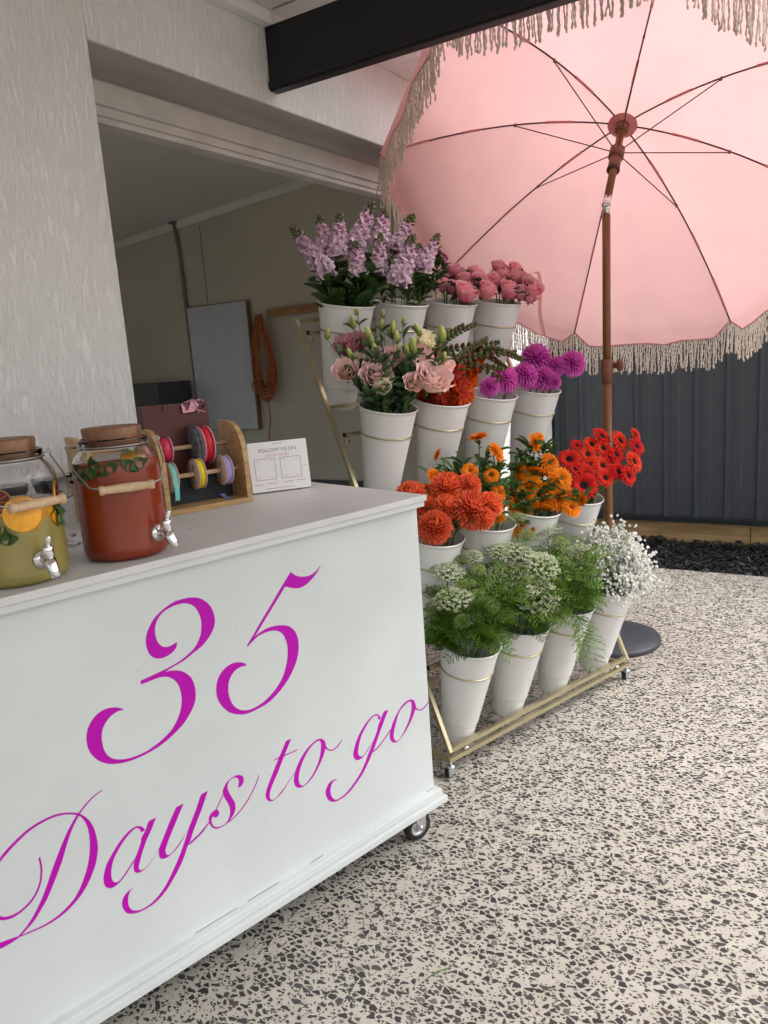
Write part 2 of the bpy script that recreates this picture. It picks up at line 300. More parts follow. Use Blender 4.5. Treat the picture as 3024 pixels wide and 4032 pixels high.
# ------------------------------------------------------------------ measured layout, metres (lettering in tenths of a millimetre on the counter front)
LET = {'3':[[(-7546,8387,-7540,8378),(-7657,8356,-7579,8264),(-7757,8350,-7711,8177),(-7843,8371,-7865,8144),(-7914,8428,-8036,8176),(-7968,8531,-8173,8302),(-7993,8661,-8225,8517),(-7990,8792,-8204,8698),(-7960,8896,-8124,8861),(-7881,9023,-7975,9041),(-7740,9124,-7742,9181),(-7545,9179,-7493,9267),(-7364,9186,-7271,9276),(-7206,9154,-7070,9252),(-7055,9051,-6853,9162),(-6963,8885,-6667,8959),(-6924,8698,-6594,8731),(-6936,8525,-6601,8524),(-6992,8344,-6718,8320),(-7133,8152,-6946,8132),(-7336,8030,-7191,8028),(-7572,7941,-7431,7933),(-7870,7886,-7682,7877),(-8080,7861,-7929,7819)],[(-8450,7824,-8448,7738),(-8237,7843,-8231,7747),(-8041,7861,-8056,7751),(-7878,7827,-7922,7726),(-7732,7804,-7810,7671),(-7559,7741,-7712,7579),(-7411,7621,-7639,7445),(-7307,7466,-7607,7305),(-7261,7260,-7600,7164),(-7261,7100,-7614,7030),(-7307,6915,-7668,6851),(-7425,6738,-7762,6688),(-7616,6550,-7906,6525),(-7839,6418,-8103,6406),(-8097,6304,-8353,6312),(-8363,6237,-8572,6267),(-8658,6205,-8820,6265),(-8922,6212,-9021,6300),(-9156,6257,-9194,6375),(-9378,6354,-9307,6475),(-9566,6530,-9383,6630),(-9687,6778,-9407,6828),(-9702,7025,-9393,6991),(-9647,7223,-9347,7122),(-9529,7379,-9270,7222),(-9394,7465,-9159,7309),(-9230,7495,-9036,7346),(-9056,7460,-8953,7352),(-8954,7409,-8909,7341),(-8891,7362,-8895,7339)]],'5':[[(-4451,9185,-4653,8871),(-4358,9093,-4541,8820),(-4256,9029,-4375,8754),(-4107,8979,-4202,8729),(-3931,8960,-4019,8769),(-3768,8994,-3852,8856),(-3647,9058,-3704,8959),(-3567,9122,-3550,9113)],[(-4451,9185,-4427,9146),(-4745,8901,-4653,8871),(-5103,8537,-5029,8498),(-5454,8188,-5382,8155),(-5640,7990,-5602,7937),(-5868,7761,-5841,7743)],[(-5864,7763,-5841,7743),(-5625,7914,-5593,7875),(-5480,7972,-5446,7916),(-5269,8016,-5239,7926),(-5062,8009,-5075,7898),(-4855,7968,-4955,7840),(-4650,7878,-4850,7734),(-4496,7701,-4783,7566),(-4431,7494,-4758,7409),(-4432,7287,-4769,7226),(-4494,7042,-4819,7018),(-4644,6789,-4930,6774),(-4870,6545,-5081,6582),(-5175,6334,-5293,6415),(-5486,6206,-5582,6279),(-5822,6165,-5896,6230),(-6065,6167,-6131,6280),(-6295,6242,-6278,6376),(-6494,6368,-6380,6504),(-6660,6574,-6451,6710),(-6754,6805,-6462,6893),(-6756,7035,-6430,7059),(-6689,7239,-6363,7178),(-6556,7386,-6264,7268),(-6394,7463,-6161,7313),(-6237,7481,-6061,7324),(-6086,7443,-5973,7316),(-5974,7385,-5934,7312),(-5926,7329,-5924,7314)]],'D':[[(-9551,5859,-9548,5837),(-9734,5806,-9718,5781),(-9906,5718,-9883,5690),(-10066,5598,-10042,5569),(-10127,5551,-10090,5515),(-10267,5397,-10210,5360),(-10362,5274,-10303,5209),(-10481,5096,-10400,5019),(-10592,4915,-10491,4826),(-10683,4758,-10576,4665),(-10787,4575,-10668,4509),(-10892,4376,-10788,4317),(-11010,4187,-10914,4131),(-11123,4030,-11058,3973),(-11247,3889,-11197,3833),(-11365,3782,-11335,3745),(-11508,3696,-11482,3662)],[(-11479,3681,-11483,3657),(-11675,3722,-11676,3626),(-11839,3747,-11858,3624),(-11921,3749,-11966,3642),(-12019,3736,-12055,3683)],[(-11496,3681,-11497,3656),(-11282,3661,-11273,3628),(-11064,3644,-11054,3606),(-10834,3668,-10811,3620),(-10625,3735,-10586,3680),(-10419,3858,-10348,3807),(-10247,4060,-10146,3985),(-10117,4289,-9984,4214),(-10029,4506,-9880,4425),(-9971,4740,-9816,4658),(-9942,4989,-9805,4882),(-9953,5239,-9836,5162),(-10012,5433,-9911,5366),(-10090,5538,-10055,5562),(-10231,5634,-10225,5674),(-10405,5701,-10413,5746),(-10596,5725,-10604,5773),(-10821,5707,-10827,5758),(-11047,5647,-11060,5702),(-11279,5528,-11298,5586),(-11464,5413,-11482,5475),(-11590,5317,-11594,5380),(-11785,5118,-11818,5169),(-11893,4869,-11933,4909),(-11931,4629,-11977,4639),(-11898,4411,-11920,4358),(-11818,4310,-11829,4244),(-11755,4272,-11768,4191),(-11682,4210,-11692,4144),(-11561,4174,-11557,4112),(-11404,4181,-11397,4136),(-11233,4258,-11216,4214),(-11099,4376,-11072,4343),(-11000,4541,-10972,4508),(-10952,4701,-10918,4682),(-10930,4860,-10896,4841),(-10936,5052,-10899,5046)]],'a':[[(-8802,4552,-8894,4553),(-8838,4643,-8915,4642),(-8919,4716,-8961,4688),(-9021,4741,-9028,4695),(-9176,4699,-9147,4643),(-9371,4571,-9287,4543),(-9555,4396,-9424,4404),(-9694,4230,-9530,4273),(-9783,4030,-9605,4103),(-9806,3903,-9636,3940),(-9789,3775,-9625,3816),(-9715,3689,-9576,3749),(-9618,3662,-9498,3736),(-9481,3702,-9401,3793),(-9333,3802,-9308,3876),(-9152,3973,-9116,4049)],[(-8697,4723,-8522,4727),(-8736,4663,-8565,4665),(-8798,4551,-8656,4519),(-8901,4437,-8751,4392),(-8925,4354,-8818,4298),(-8977,4254,-8880,4186),(-9047,4132,-8941,4075),(-9124,4014,-8997,3945),(-9159,3873,-9037,3854),(-9157,3776,-9051,3781),(-9107,3708,-9020,3728),(-9034,3684,-8946,3712),(-8917,3703,-8848,3751),(-8782,3779,-8714,3848),(-8639,3913,-8582,3981),(-8558,3984,-8514,4050)]],'y':[[(-8057,4735,-7871,4743),(-8097,4676,-7919,4671),(-8255,4462,-8102,4402),(-8396,4241,-8262,4172),(-8495,4097,-8354,4024),(-8558,3984,-8420,3894),(-8582,3867,-8423,3814),(-8571,3779,-8399,3755),(-8516,3720,-8353,3739),(-8423,3699,-8267,3755),(-8282,3726,-8158,3830),(-8142,3800,-8030,3928),(-8012,3914,-7913,4034),(-7885,4061,-7797,4158)],[(-7432,4756,-7260,4763),(-7485,4678,-7311,4678),(-7595,4482,-7450,4428),(-7723,4278,-7598,4200),(-7828,4115,-7726,3997),(-7917,3945,-7826,3814),(-8026,3752,-7917,3695),(-8151,3552,-8026,3502),(-8291,3362,-8167,3311),(-8428,3189,-8321,3145),(-8596,3018,-8524,2960),(-8787,2897,-8731,2844),(-8968,2838,-8943,2794),(-9137,2841,-9158,2801),(-9281,2905,-9318,2851),(-9357,3005,-9441,2941),(-9382,3149,-9502,3091),(-9354,3293,-9503,3236),(-9304,3377,-9443,3346),(-9224,3412,-9330,3408),(-9181,3419,-9184,3415)],[(-7876,3753,-7871,3717),(-7736,3796,-7731,3761),(-7539,3879,-7522,3847),(-7351,4012,-7336,3984)]],'s':[[(-7852,3777,-7812,3737),(-7620,3857,-7608,3830),(-7478,3933,-7463,3906),(-7340,4023,-7324,3991)],[(-6502,4480,-6503,4492),(-6404,4497,-6479,4572),(-6345,4564,-6463,4644),(-6332,4637,-6477,4703),(-6355,4714,-6514,4746),(-6439,4785,-6581,4774),(-6534,4808,-6651,4769),(-6648,4794,-6718,4734),(-6764,4755,-6760,4674),(-6849,4676,-6769,4586),(-6897,4594,-6749,4485),(-6901,4490,-6703,4358),(-6856,4351,-6644,4210),(-6794,4189,-6624,4094),(-6775,4060,-6646,3971),(-6790,3948,-6722,3874),(-6837,3851,-6815,3806),(-6900,3789,-6876,3763),(-6986,3766,-6976,3739),(-7095,3778,-7099,3746),(-7185,3819,-7178,3768),(-7243,3889,-7274,3858),(-7265,3985,-7325,3989),(-7258,4060,-7324,4106),(-7223,4095,-7287,4173),(-7160,4116,-7215,4215)],[(-7220,4172,-7219,4159),(-7193,4224,-7198,4083),(-7152,4228,-7162,4045),(-7106,4217,-7122,4039),(-7071,4178,-7082,4058),(-7057,4132,-7061,4094)],[(-6923,4494,-6903,4472),(-7034,4357,-7015,4337),(-7131,4234,-7112,4214)],[(-6902,3797,-6890,3761),(-6772,3811,-6759,3781),(-6549,3903,-6530,3874),(-6330,4053,-6308,4027),(-6131,4256,-6109,4233),(-5992,4435,-5969,4414),(-5932,4560,-5913,4547)]],'t':[[(-5071,5073,-4904,5068),(-5112,5013,-4948,5018),(-5241,4835,-5087,4820),(-5376,4653,-5235,4606),(-5532,4431,-5412,4348),(-5668,4231,-5546,4175),(-5768,4059,-5654,4006),(-5798,3942,-5689,3877),(-5778,3838,-5671,3798),(-5693,3749,-5612,3753),(-5583,3728,-5514,3760),(-5432,3767,-5388,3831),(-5274,3855,-5245,3912),(-5126,3980,-5092,4034),(-4996,4092,-4970,4128),(-4924,4137,-4893,4190)],[(-5475,4744,-5478,4719),(-5316,4748,-5320,4716),(-5138,4735,-5150,4705),(-4772,4727,-4772,4698)]],'o':[[(-4046,4714,-4095,4674),(-4151,4726,-4192,4673),(-4313,4688,-4338,4620),(-4514,4592,-4489,4507),(-4704,4435,-4627,4357),(-4862,4236,-4742,4168),(-4943,4048,-4806,3987),(-4957,3921,-4811,3869),(-4929,3803,-4786,3782),(-4853,3721,-4725,3721),(-4737,3684,-4648,3714),(-4580,3703,-4520,3770),(-4376,3808,-4368,3883),(-4179,3994,-4226,4046),(-4013,4197,-4117,4227),(-3912,4384,-4061,4416),(-3889,4481,-4038,4543),(-3913,4590,-4047,4622),(-3980,4670,-4070,4659),(-4046,4714,-4095,4674)],[(-3910,4489,-3912,4391),(-3850,4376,-3872,4340),(-3768,4295,-3772,4263),(-3662,4266,-3652,4232),(-3529,4302,-3510,4268),(-3429,4369,-3405,4348),(-3365,4414,-3344,4399)]],'g':[[(-1985,4453,-2080,4455),(-2008,4534,-2083,4559),(-2066,4608,-2144,4603),(-2152,4649,-2233,4607),(-2307,4630,-2393,4537),(-2520,4530,-2558,4400),(-2738,4354,-2698,4257),(-2908,4141,-2807,4039),(-3016,3924,-2864,3840),(-3030,3789,-2848,3751),(-2980,3676,-2793,3687),(-2887,3619,-2719,3667),(-2737,3622,-2627,3712),(-2576,3713,-2490,3812),(-2341,3896,-2293,3948)],[(-1857,4616,-1681,4602),(-1986,4443,-1808,4436),(-2081,4316,-1930,4256),(-2179,4108,-2067,4062),(-2313,3926,-2190,3864),(-2403,3788,-2339,3658),(-2535,3617,-2457,3501),(-2654,3442,-2601,3336),(-2796,3278,-2756,3178),(-2962,3126,-2932,3051),(-3147,3005,-3105,2941),(-3355,2897,-3311,2848),(-3553,2848,-3534,2802),(-3720,2856,-3771,2822),(-3817,2943,-3947,2934),(-3873,3080,-4024,3091),(-3876,3201,-4031,3234),(-3822,3336,-3947,3373),(-3733,3395,-3823,3436),(-3633,3402,-3636,3419)],[(-2358,3649,-2341,3609),(-2139,3715,-2119,3677),(-1945,3830,-1919,3798),(-1777,3930,-1753,3904),(-1667,4016,-1638,3983)]],'O':[[(-789,4576,-849,4534),(-955,4593,-989,4529),(-1153,4540,-1174,4460),(-1388,4357,-1337,4316),(-1569,4155,-1453,4088),(-1667,3963,-1539,3891),(-1706,3832,-1564,3774),(-1680,3685,-1547,3662),(-1582,3583,-1486,3594),(-1462,3550,-1378,3583),(-1294,3600,-1246,3670),(-1058,3761,-1079,3833),(-843,3975,-938,4012),(-698,4176,-834,4229),(-649,4308,-807,4378),(-674,4446,-812,4476),(-723,4528,-823,4516),(-789,4576,-849,4534)],[(-670,4327,-670,4237),(-595,4217,-613,4178),(-514,4160,-517,4125),(-401,4143,-384,4102),(-251,4195,-219,4163),(-118,4286,-94,4262)]]}
STOCK = [(0.036,0.53,1.71,-0.024,0.605,1.857,0.076),(0.121,0.633,1.807,0.126,0.655,1.916,0.067),(0.137,0.58,1.785,0.164,0.584,1.911,0.076),(0.211,0.559,1.808,0.272,0.534,1.947,0.08),(0.121,0.453,1.699,0.135,0.468,1.8,0.073),(0.278,0.503,1.817,0.308,0.504,1.923,0.07),(0.19,0.42,1.707,0.213,0.426,1.819,0.065),(0.324,0.465,1.786,0.383,0.443,1.893,0.086),(0.218,0.345,1.667,0.272,0.326,1.798,0.082),(0.325,0.331,1.71,0.38,0.311,1.808,0.062),(0.312,0.359,1.722,0.338,0.364,1.786,0.066)]
ASTER = [(0.53,0.449,1.772,0.038),(0.524,0.432,1.739,0.04),(0.522,0.41,1.703,0.038),(0.491,0.457,1.739,0.04),(0.528,0.464,1.793,0.029),(0.537,0.434,1.758,0.032),(0.531,0.418,1.725,0.029),(0.468,0.41,1.638,0.025),(0.49,0.42,1.679,0.029)]
ROSE3 = [(0.722,0.565,1.719,0.065),(0.625,0.539,1.669,0.054),(0.643,0.502,1.655,0.052),(0.649,0.444,1.626,0.081),(0.717,0.501,1.681,0.064),(0.786,0.513,1.713,0.058),(0.747,0.461,1.67,0.066),(0.724,0.402,1.63,0.072),(0.678,0.579,1.71,0.048)]
ROSE4 = [(0.992,0.57,1.744,0.062),(1.039,0.521,1.732,0.061),(0.975,0.533,1.704,0.068),(0.934,0.536,1.684,0.07),(1.01,0.494,1.693,0.072),(1.033,0.45,1.671,0.066),(0.944,0.473,1.639,0.078),(0.973,0.434,1.625,0.065),(1.021,0.414,1.636,0.074),(0.984,0.395,1.6,0.049)]
LISI = [(0.071,0.455,1.445,0.086,1),(-0.001,0.402,1.363,0.066,0),(0.139,0.34,1.392,0.081,0),(0.191,0.313,1.4,0.066,2),(0.067,0.327,1.342,0.083,0),(0.058,0.285,1.305,0.051,2),(0.143,0.23,1.309,0.054,0),(0.202,0.196,1.315,0.123,0),(0.284,0.305,1.448,0.07,2),(0.247,0.282,1.407,0.053,0),(0.277,0.2,1.359,0.044,0),(0.212,0.249,1.362,0.055,0),(0.054,0.407,1.397,0.05,2)]
LBUD = [(0.061,0.426,1.526,0.035),(0.079,0.367,1.478,0.042),(0.069,0.323,1.425,0.035),(0.148,0.303,1.464,0.036),(0.174,0.249,1.429,0.046),(0.22,0.268,1.484,0.035),(0.272,0.207,1.461,0.046),(-0.029,0.458,1.49,0.029),(0.155,0.328,1.497,0.036),(0.152,0.259,1.422,0.031),(-0.004,0.374,1.422,0.028),(0.2,0.317,1.52,0.023),(0.157,0.376,1.549,0.023),(0.132,0.359,1.511,0.029),(0.076,0.348,1.456,0.032),(0.092,0.438,1.564,0.023),(0.235,0.164,1.388,0.026)]
SNAP = [(0.512,0.271,1.5,0.037),(0.525,0.233,1.443,0.037),(0.604,0.131,1.359,0.037),(0.547,0.164,1.335,0.037),(0.591,0.155,1.387,0.037),(0.555,0.202,1.427,0.037),(0.472,0.241,1.373,0.037),(0.43,0.326,1.482,0.037),(0.474,0.299,1.497,0.037)]
MUM3 = [(0.71,0.316,1.284,0.098),(0.797,0.284,1.291,0.093),(0.613,0.307,1.262,0.066)]
MUM4 = [(0.973,0.366,1.353,0.114),(0.928,0.293,1.272,0.088),(1.074,0.256,1.323,0.095),(1.012,0.291,1.316,0.072),(0.948,0.257,1.256,0.053),(0.875,0.318,1.262,0.056)]
CORAL = [(0.087,0.211,0.931,0.107),(0.201,0.15,0.944,0.119),(0.267,0.109,0.948,0.087),(0.153,0.109,0.891,0.094),(0.212,0.049,0.878,0.134),(0.269,0.02,0.886,0.094),(0.073,0.088,0.84,0.114),(0.095,0.164,0.902,0.08),(0.221,0.006,0.852,0.079)]
CAL1 = [(0.415,0.193,1.092,0.064,1),(0.446,0.139,1.038,0.067,2),(0.282,0.27,1.044,0.04,3),(0.35,0.181,0.98,0.051,0),(0.245,0.256,0.968,0.06,2),(0.403,0.129,0.959,0.051,0),(0.211,0.259,0.927,0.057,4),(0.403,0.096,0.9,0.051,0),(0.365,0.079,0.82,0.057,4)]
CAL2 = [(0.717,0.18,1.037,0.069,2),(0.739,0.174,1.057,0.033,0),(0.731,0.124,0.959,0.068,0),(0.629,0.19,0.937,0.061,3),(0.674,0.149,0.926,0.081,4),(0.744,0.08,0.901,0.072,0),(0.637,0.15,0.879,0.093,0),(0.674,0.116,0.87,0.055,4),(0.578,0.161,0.82,0.074,0),(0.607,0.159,0.854,0.061,2),(0.645,0.122,0.841,0.074,0),(0.702,0.071,0.83,0.087,0),(0.73,0.027,0.793,0.067,0),(0.724,0.101,0.909,0.052,0),(0.594,0.177,0.868,0.048,0),(0.643,0.098,0.798,0.077,4),(0.583,0.123,0.764,0.054,0),(0.774,0.008,0.817,0.042,3),(0.74,0.048,0.842,0.055,0),(0.639,0.163,0.904,0.055,0),(0.581,0.103,0.728,0.035,3),(0.541,0.131,0.723,0.038,3)]
GERB = [(0.908,0.161,0.947,0.087),(0.905,0.129,0.91,0.066),(0.963,0.164,0.996,0.052),(1.012,0.127,0.995,0.071),(1.063,0.114,1.023,0.083),(0.976,0.121,0.958,0.071),(1.11,0.059,1.0,0.086),(1.175,0.028,1.02,0.057),(1.149,0.007,0.975,0.073),(0.955,0.102,0.921,0.07),(1.04,0.091,0.978,0.071),(0.995,0.065,0.914,0.08),(1.065,0.047,0.95,0.073),(1.103,-0.008,0.921,0.087),(1.03,0.017,0.889,0.072),(1.051,-0.016,0.871,0.079),(0.927,0.092,0.889,0.077),(0.891,0.081,0.849,0.106),(0.975,0.04,0.87,0.073),(1.038,0.059,0.942,0.056)]
AMM1 = [(0.093,0.061,0.693,0.083,1),(0.154,0.046,0.717,0.053,0),(0.188,0.031,0.724,0.05,1),(0.048,-0.004,0.618,0.093,1),(0.173,-0.006,0.686,0.046,0),(0.023,-0.065,0.56,0.05,0),(0.11,-0.052,0.615,0.051,0),(0.114,-0.009,0.65,0.055,0),(0.131,-0.095,0.593,0.054,0)]
AMM2 = [(0.337,0.049,0.708,0.061,1),(0.386,0.006,0.701,0.087,1),(0.311,0.005,0.625,0.118,1),(0.352,-0.042,0.603,0.092,1),(0.427,-0.064,0.649,0.093,1),(0.371,-0.089,0.561,0.114,1),(0.369,-0.128,0.51,0.069,0),(0.437,0.045,0.806,0.062,0),(0.434,0.003,0.745,0.059,0),(0.27,-0.05,0.514,0.06,0)]
AMM3 = [(0.65,0.079,0.719,0.08,1),(0.663,0.026,0.666,0.066,0),(0.703,-0.027,0.637,0.066,1),(0.635,-0.002,0.605,0.072,0),(0.691,-0.075,0.568,0.055,0),(0.578,-0.017,0.536,0.061,0),(0.859,-0.12,0.667,0.028,0)]
# ------------------------------------------------------------------ ground and paving
WX = -1.985                       # outer face of the house wall
def sheet(name, x0, y0, x1, y1, z, mat):
    m = MB(); m.add([(x0, y0, z), (x1, y0, z), (x1, y1, z), (x0, y1, z)], [(0, 1, 2, 3)])
    return tag(ob(name, m.me(name, mat, False)), kind='structure')
sheet('ground', -60, -60, 60, 60, -.06, 'ground')
pf = ob('patio_paving', bbox((WX - .32, -4.5, -.12), (4.2, 4.79, 0), .004, 'floor', 'patio_paving')); tag(pf, kind='structure')
sheet('garage_floor', -7.2, -1.4, WX - .32, 5.3, -.004, 'gfloor')
sheet('garden_bed', WX, 4.79, 4.2, 5.62, -.03, 'mulch')
# bark chips
mm = MB(); rg = random.Random(3)
for i in range(6500):
    x = rg.uniform(WX + .02, 1.6); y = rg.uniform(4.8, 5.59); L = rg.uniform(.012, .055); Wd = L * rg.uniform(.18, .45); T = rg.uniform(.002, .006)
    z = -.012 + rg.uniform(-.02, .016) + .012 * noise.noise((x * 4, y * 4, 0))
    q = Matrix.Translation((x, y, z)) @ Matrix.Rotation(rg.uniform(0, 6.28), 4, 'Z') @ Matrix.Rotation(rg.gauss(0, .35), 4, 'Y') @ Matrix.Rotation(rg.gauss(0, .5), 4, 'X')
    v, f = box((-L / 2, -Wd / 2, -T / 2), (L / 2, Wd / 2, T / 2)); v = [(a * (1 if b > 0 else .7), b, c) for a, b, c in v]
    g = rg.choice((.008, .010, .013, .018, .03 if rg.random() < .3 else .012)); c = (g, g * .98, g * 1.02)
    if rg.random() < .012: c = (.13, .10, .08)
    mm.add([q @ V(p) for p in v], f, c)
tag(ob('bark_mulch', mm.me('bark_mulch', 'mulch', False)), 'loose black bark chips covering the bed below the fence', 'mulch', kind='stuff')

# ------------------------------------------------------------------ house
OP0, OP1, LZ, CZ = 1.677, 4.5, 2.372, 2.712     # door opening, lintel and eave heights
house = thing('house', 'white textured rendered house wall with an open garage doorway under a black roof beam', 'house', (WX, 0, 0))
def hb(name, a, b, mat, bev=.003):
    return ob(name, bbox((a[0] - WX, a[1], a[2]), (b[0] - WX, b[1], b[2]), bev, mat, name), house)
hb('front_wall', (WX - .23, -4.5, -.05), (WX, OP0, 2.9), 'render', .004)
hb('front_wall', (WX - .23, OP1, -.05), (WX, 5.47, 2.9), 'render', .004)
hb('front_wall', (WX - .228, OP0, LZ), (WX, OP1, 2.9), 'render', .002)
hb('lintel', (WX - .2275, OP0 + .0, LZ - .004), (WX - .0015, OP1, LZ + .02), 'lintel', .001)
for i, (x0, x1, z0, z1) in enumerate(((.225, .30, 2.29, 2.365), (.245, .31, 2.262, 2.295), (.26, .33, 2.243, 2.268))):
    hb('door_head', (WX - x1, OP0 - .3, z0), (WX - x0, OP1 + .3, z1), 'track', .004)
# roof beam fixed to the wall, eave lining in sheets, corner bead
be = hb('roof_beam', (WX + .001, 2.505, 2.418), (2.6, 2.555, 2.64), 'beam', .004)
hb('beam_flange', (WX + .002, 2.497, 2.424), (2.6, 2.5045, 2.45), 'beam', .002)
for i in range(6):
    x0 = WX + .002
    y0 = -4.5 + i * 1.165
    hb('eave_lining', (x0, y0, CZ - .03), (.95, y0 + 1.161, CZ - .02), 'ceil', .001)
for i, (y0, y1) in enumerate(((2.557, 3.36), (3.364, 4.16), (4.164, 5.5))):
    hb('eave_lining', (WX + .005, y0, CZ), (-1.63, y1, CZ + .008), 'ceil', .001)
hb('roof_sheet', (WX - .3, -4.6, CZ + .05), (1.0, 2.556, CZ + .07), 'beam', 0)
hb('roof_sheet', (WX - .3, 2.56, CZ + .05), (-1.60, 5.6, CZ + .07), 'beam', 0)
hb('fascia', (-1.627, 2.56, CZ - .02), (-1.605, 5.6, CZ + .045), 'track', .004)
hb('corner_bead', (WX + .001, -4.5, 2.634), (WX + .05, 2.496, CZ - .032), 'ceil', .006)
m = MB(); v, f = lathe([(0, -.012), (.035, -.012), (.05, -.004), (.055, 0)], 28); m.add(v, f)
ob('downlight', m.me('downlight', 'lamp'), house, (.245, 3.3, CZ - .001))
# garage interior
SW = 5.3
hb('side_wall', (-7.2, SW, -.05), (WX - .232, SW + .12, 3.2), 'inwall', 0)
for a_, b_ in (((-1.5, -.05), (1.4, 3.2)), ((1.4, -.05), (3.9, .85)), ((1.4, 2.15), (3.9, 3.2)), ((3.9, -.05), (SW, 3.2))): hb('back_wall', (-7.3, a_[0], a_[1]), (-7.2, b_[0], b_[1]), 'inwall', 0)
for y_ in (1.4, 2.63, 3.86): hb('window_frame', (-7.27, y_, .85), (-7.22, y_ + .04, 2.15), 'track', .002)
for x0_, x1_, z0_ in ((-7.2, -6.8, -.05), (-6.8, -2.7, 2.3), (-2.7, WX - .232, -.05)): hb('near_wall', (x0_, -1.5, z0_), (x1_, -1.4, 3.2), 'inwall', 0)  # unseen near wall; wide opening added to let skylight onto the side wall
hb('plinth', (-7.2, SW - .03, 0), (WX - .24, SW - .0005, .402), 'plinth', .003)
def zc(x): return 2.667 + (x + 6.265) * .0803
m = MB()
xa, xb = -7.25, WX - .235
m.add([(xa - WX, -1.45, zc(xa)), (xb - WX, -1.45, zc(xb)), (xb - WX, SW + .05, zc(xb)), (xa - WX, SW + .05, zc(xa)),
       (xa - WX, -1.45, zc(xa) + .05), (xb - WX, -1.45, zc(xb) + .05), (xb - WX, SW + .05, zc(xb) + .05), (xa - WX, SW + .05, zc(xa) + .05)], box((0, 0, 0), (1, 1, 1))[1])
ob('garage_ceiling', m.me('garage_ceiling', 'inceil', False), house)
m = MB(); m.add(*sq((xa - WX, SW - .012, zc(xa) - .033), (xb - WX, SW - .012, zc(xb) - .033), .022, h=.066))
ob('cornice', m.me('cornice', 'inceil', False), house)
m = MB(); m.add(*tube([(-5.412 - WX, SW - .03, 2.74), (-5.405 - WX, SW - .022, 2.6), (-5.395 - WX, SW - .016, 2.45), (-5.372 - WX, SW - .016, .42)], .017, 8)); m.add(*sq((-5.45 - WX, SW - .04, 2.72), (-5.37 - WX, SW - .04, 2.726), .06, h=.008))
ob('conduit', m.me('conduit', 'conduit'), house)
hb('wall_joint', (-5.13, SW - .004, 2.0), (-5.125, SW - .001, 2.66), 'conduit', 0)

# things hung on the garage wall
t = thing('notice_board', 'tall light grey board leaning on the dim garage wall', 'board', (-5.0, SW - .03, .85))
ob('backing', bbox((-.365, -.008, 0), (.375, .02, 1.125), .003, 'boardedge'), t); ob('face', bbox((-.36, -.014, .004), (.355, -.0085, 1.12), .002, 'board'), t)
t = thing('coat_rail', 'orange pine rail screwed to the garage wall behind the white buckets', 'rail', (-4.42, SW - .02, 1.81))
ob('plank', bbox((0, -.02, 0), (.9, .018, .068), .003, 'rail'), t)
m = MB(); m.add(*lathe([(0, -.002), (.006, -.002), (.006, 0)], 10)); ob('screw', m.me('screw', 'conduit'), t, (.28, -.0205, .04), (R(90), 0, 0))
rg = random.Random(11)
m = MB()
for i in range(13):
    a = rg.uniform(.05, .19); dx = rg.uniform(-.03, .03); b = rg.uniform(.58, .74); y = -rg.uniform(.0, .05); tw = rg.uniform(-.03, .03)
    pts = []
    for k in range(25):
        s = 2 * math.pi * k / 24; zz = (1 - math.cos(s)) / 2
        pts.append((dx * (1 - zz) + 1.35 * a * math.sin(s) * (.25 + .75 * zz ** .8) + tw * zz, y, -b * zz))
    m.add(*tube(pts[:-1], .0065, 6, closed=True))
for i in range(4):
    a = .05 + .03 * i; pts = [(a * math.cos(s), -.055, -.60 + .07 * math.sin(s)) for s in [k * .4 for k in range(16)]]; m.add(*tube(pts, .006, 6))
m.add(*tube([(.0, -.02, -.66), (.005, -.02, -.9), (-.03, -.02, -1.05), (-.035, -.03, -1.38)], .006, 6))
ec = ob('extension_cord', m.me('extension_cord', 'cordo'), None, (-4.475, SW - .05, 1.835)); tag(ec, 'orange extension cord hanging in a long coil from the pine rail', 'cord')
t = thing('cabinet', 'dark grey cabinet standing against the garage wall at the far left', 'cabinet', (-5.9, SW - .02, 0))
ob('carcass', bbox((-.42, -.38, 0), (.45, .0, 1.32), .004, 'dark'), t); ob('door', bbox((-.41, -.395, .03), (.012, -.381, 1.3), .003, 'dark'), t); ob('door', bbox((.018, -.395, .03), (.44, -.381, 1.3), .003, 'dark'), t)

# ------------------------------------------------------------------ fence and sleepers
FY = 5.62
fe = thing('steel_fence', 'charcoal ribbed steel sheet fence behind the umbrella', 'fence', (0, FY, 0))
prof = [(0, 0), (.018, .0), (.034, .026), (.052, .026), (.068, 0), (.118, 0), (.126, .004), (.134, 0)]
x = -2.05; k = 0
while x < 2.6:
    m = MB(); xs = []
    for r_ in range(4):
        for px, py in prof: xs.append((r_ * .2 + px, py))
    xs.append((.8, 0)); nn = len(xs)
    m.add([(a, -b, .135) for a, b in xs] + [(a, -b, 1.80) for a, b in xs], [(i, i + 1, nn + i + 1, nn + i) for i in range(nn - 1)])
    m.add([(a, -b + .0012, .135) for a, b in xs] + [(a, -b + .0012, 1.80) for a, b in xs], [(nn + i, nn + i + 1, i + 1, i) for i in range(nn - 1)])
    ob('fence_sheet', m.me('fence_sheet', 'fence', False), fe, (x, -.001 * (k % 2), 0)); x += .8; k += 1
ob('bottom_rail', bbox((-2.1, -.045, .116), (2.7, .02, .152), .004, 'fenced'), fe); ob('rail_lip', bbox((-2.1, -.05, .140), (2.7, -.0455, .156), .002, 'fenced'), fe)
ob('top_rail', bbox((-2.1, -.045, 1.79), (2.7, .02, 1.83), .004, 'fenced'), fe)
ob('post', bbox((-2.09, -.05, .0), (-2.03, .03, 1.82), .004, 'fenced'), fe)
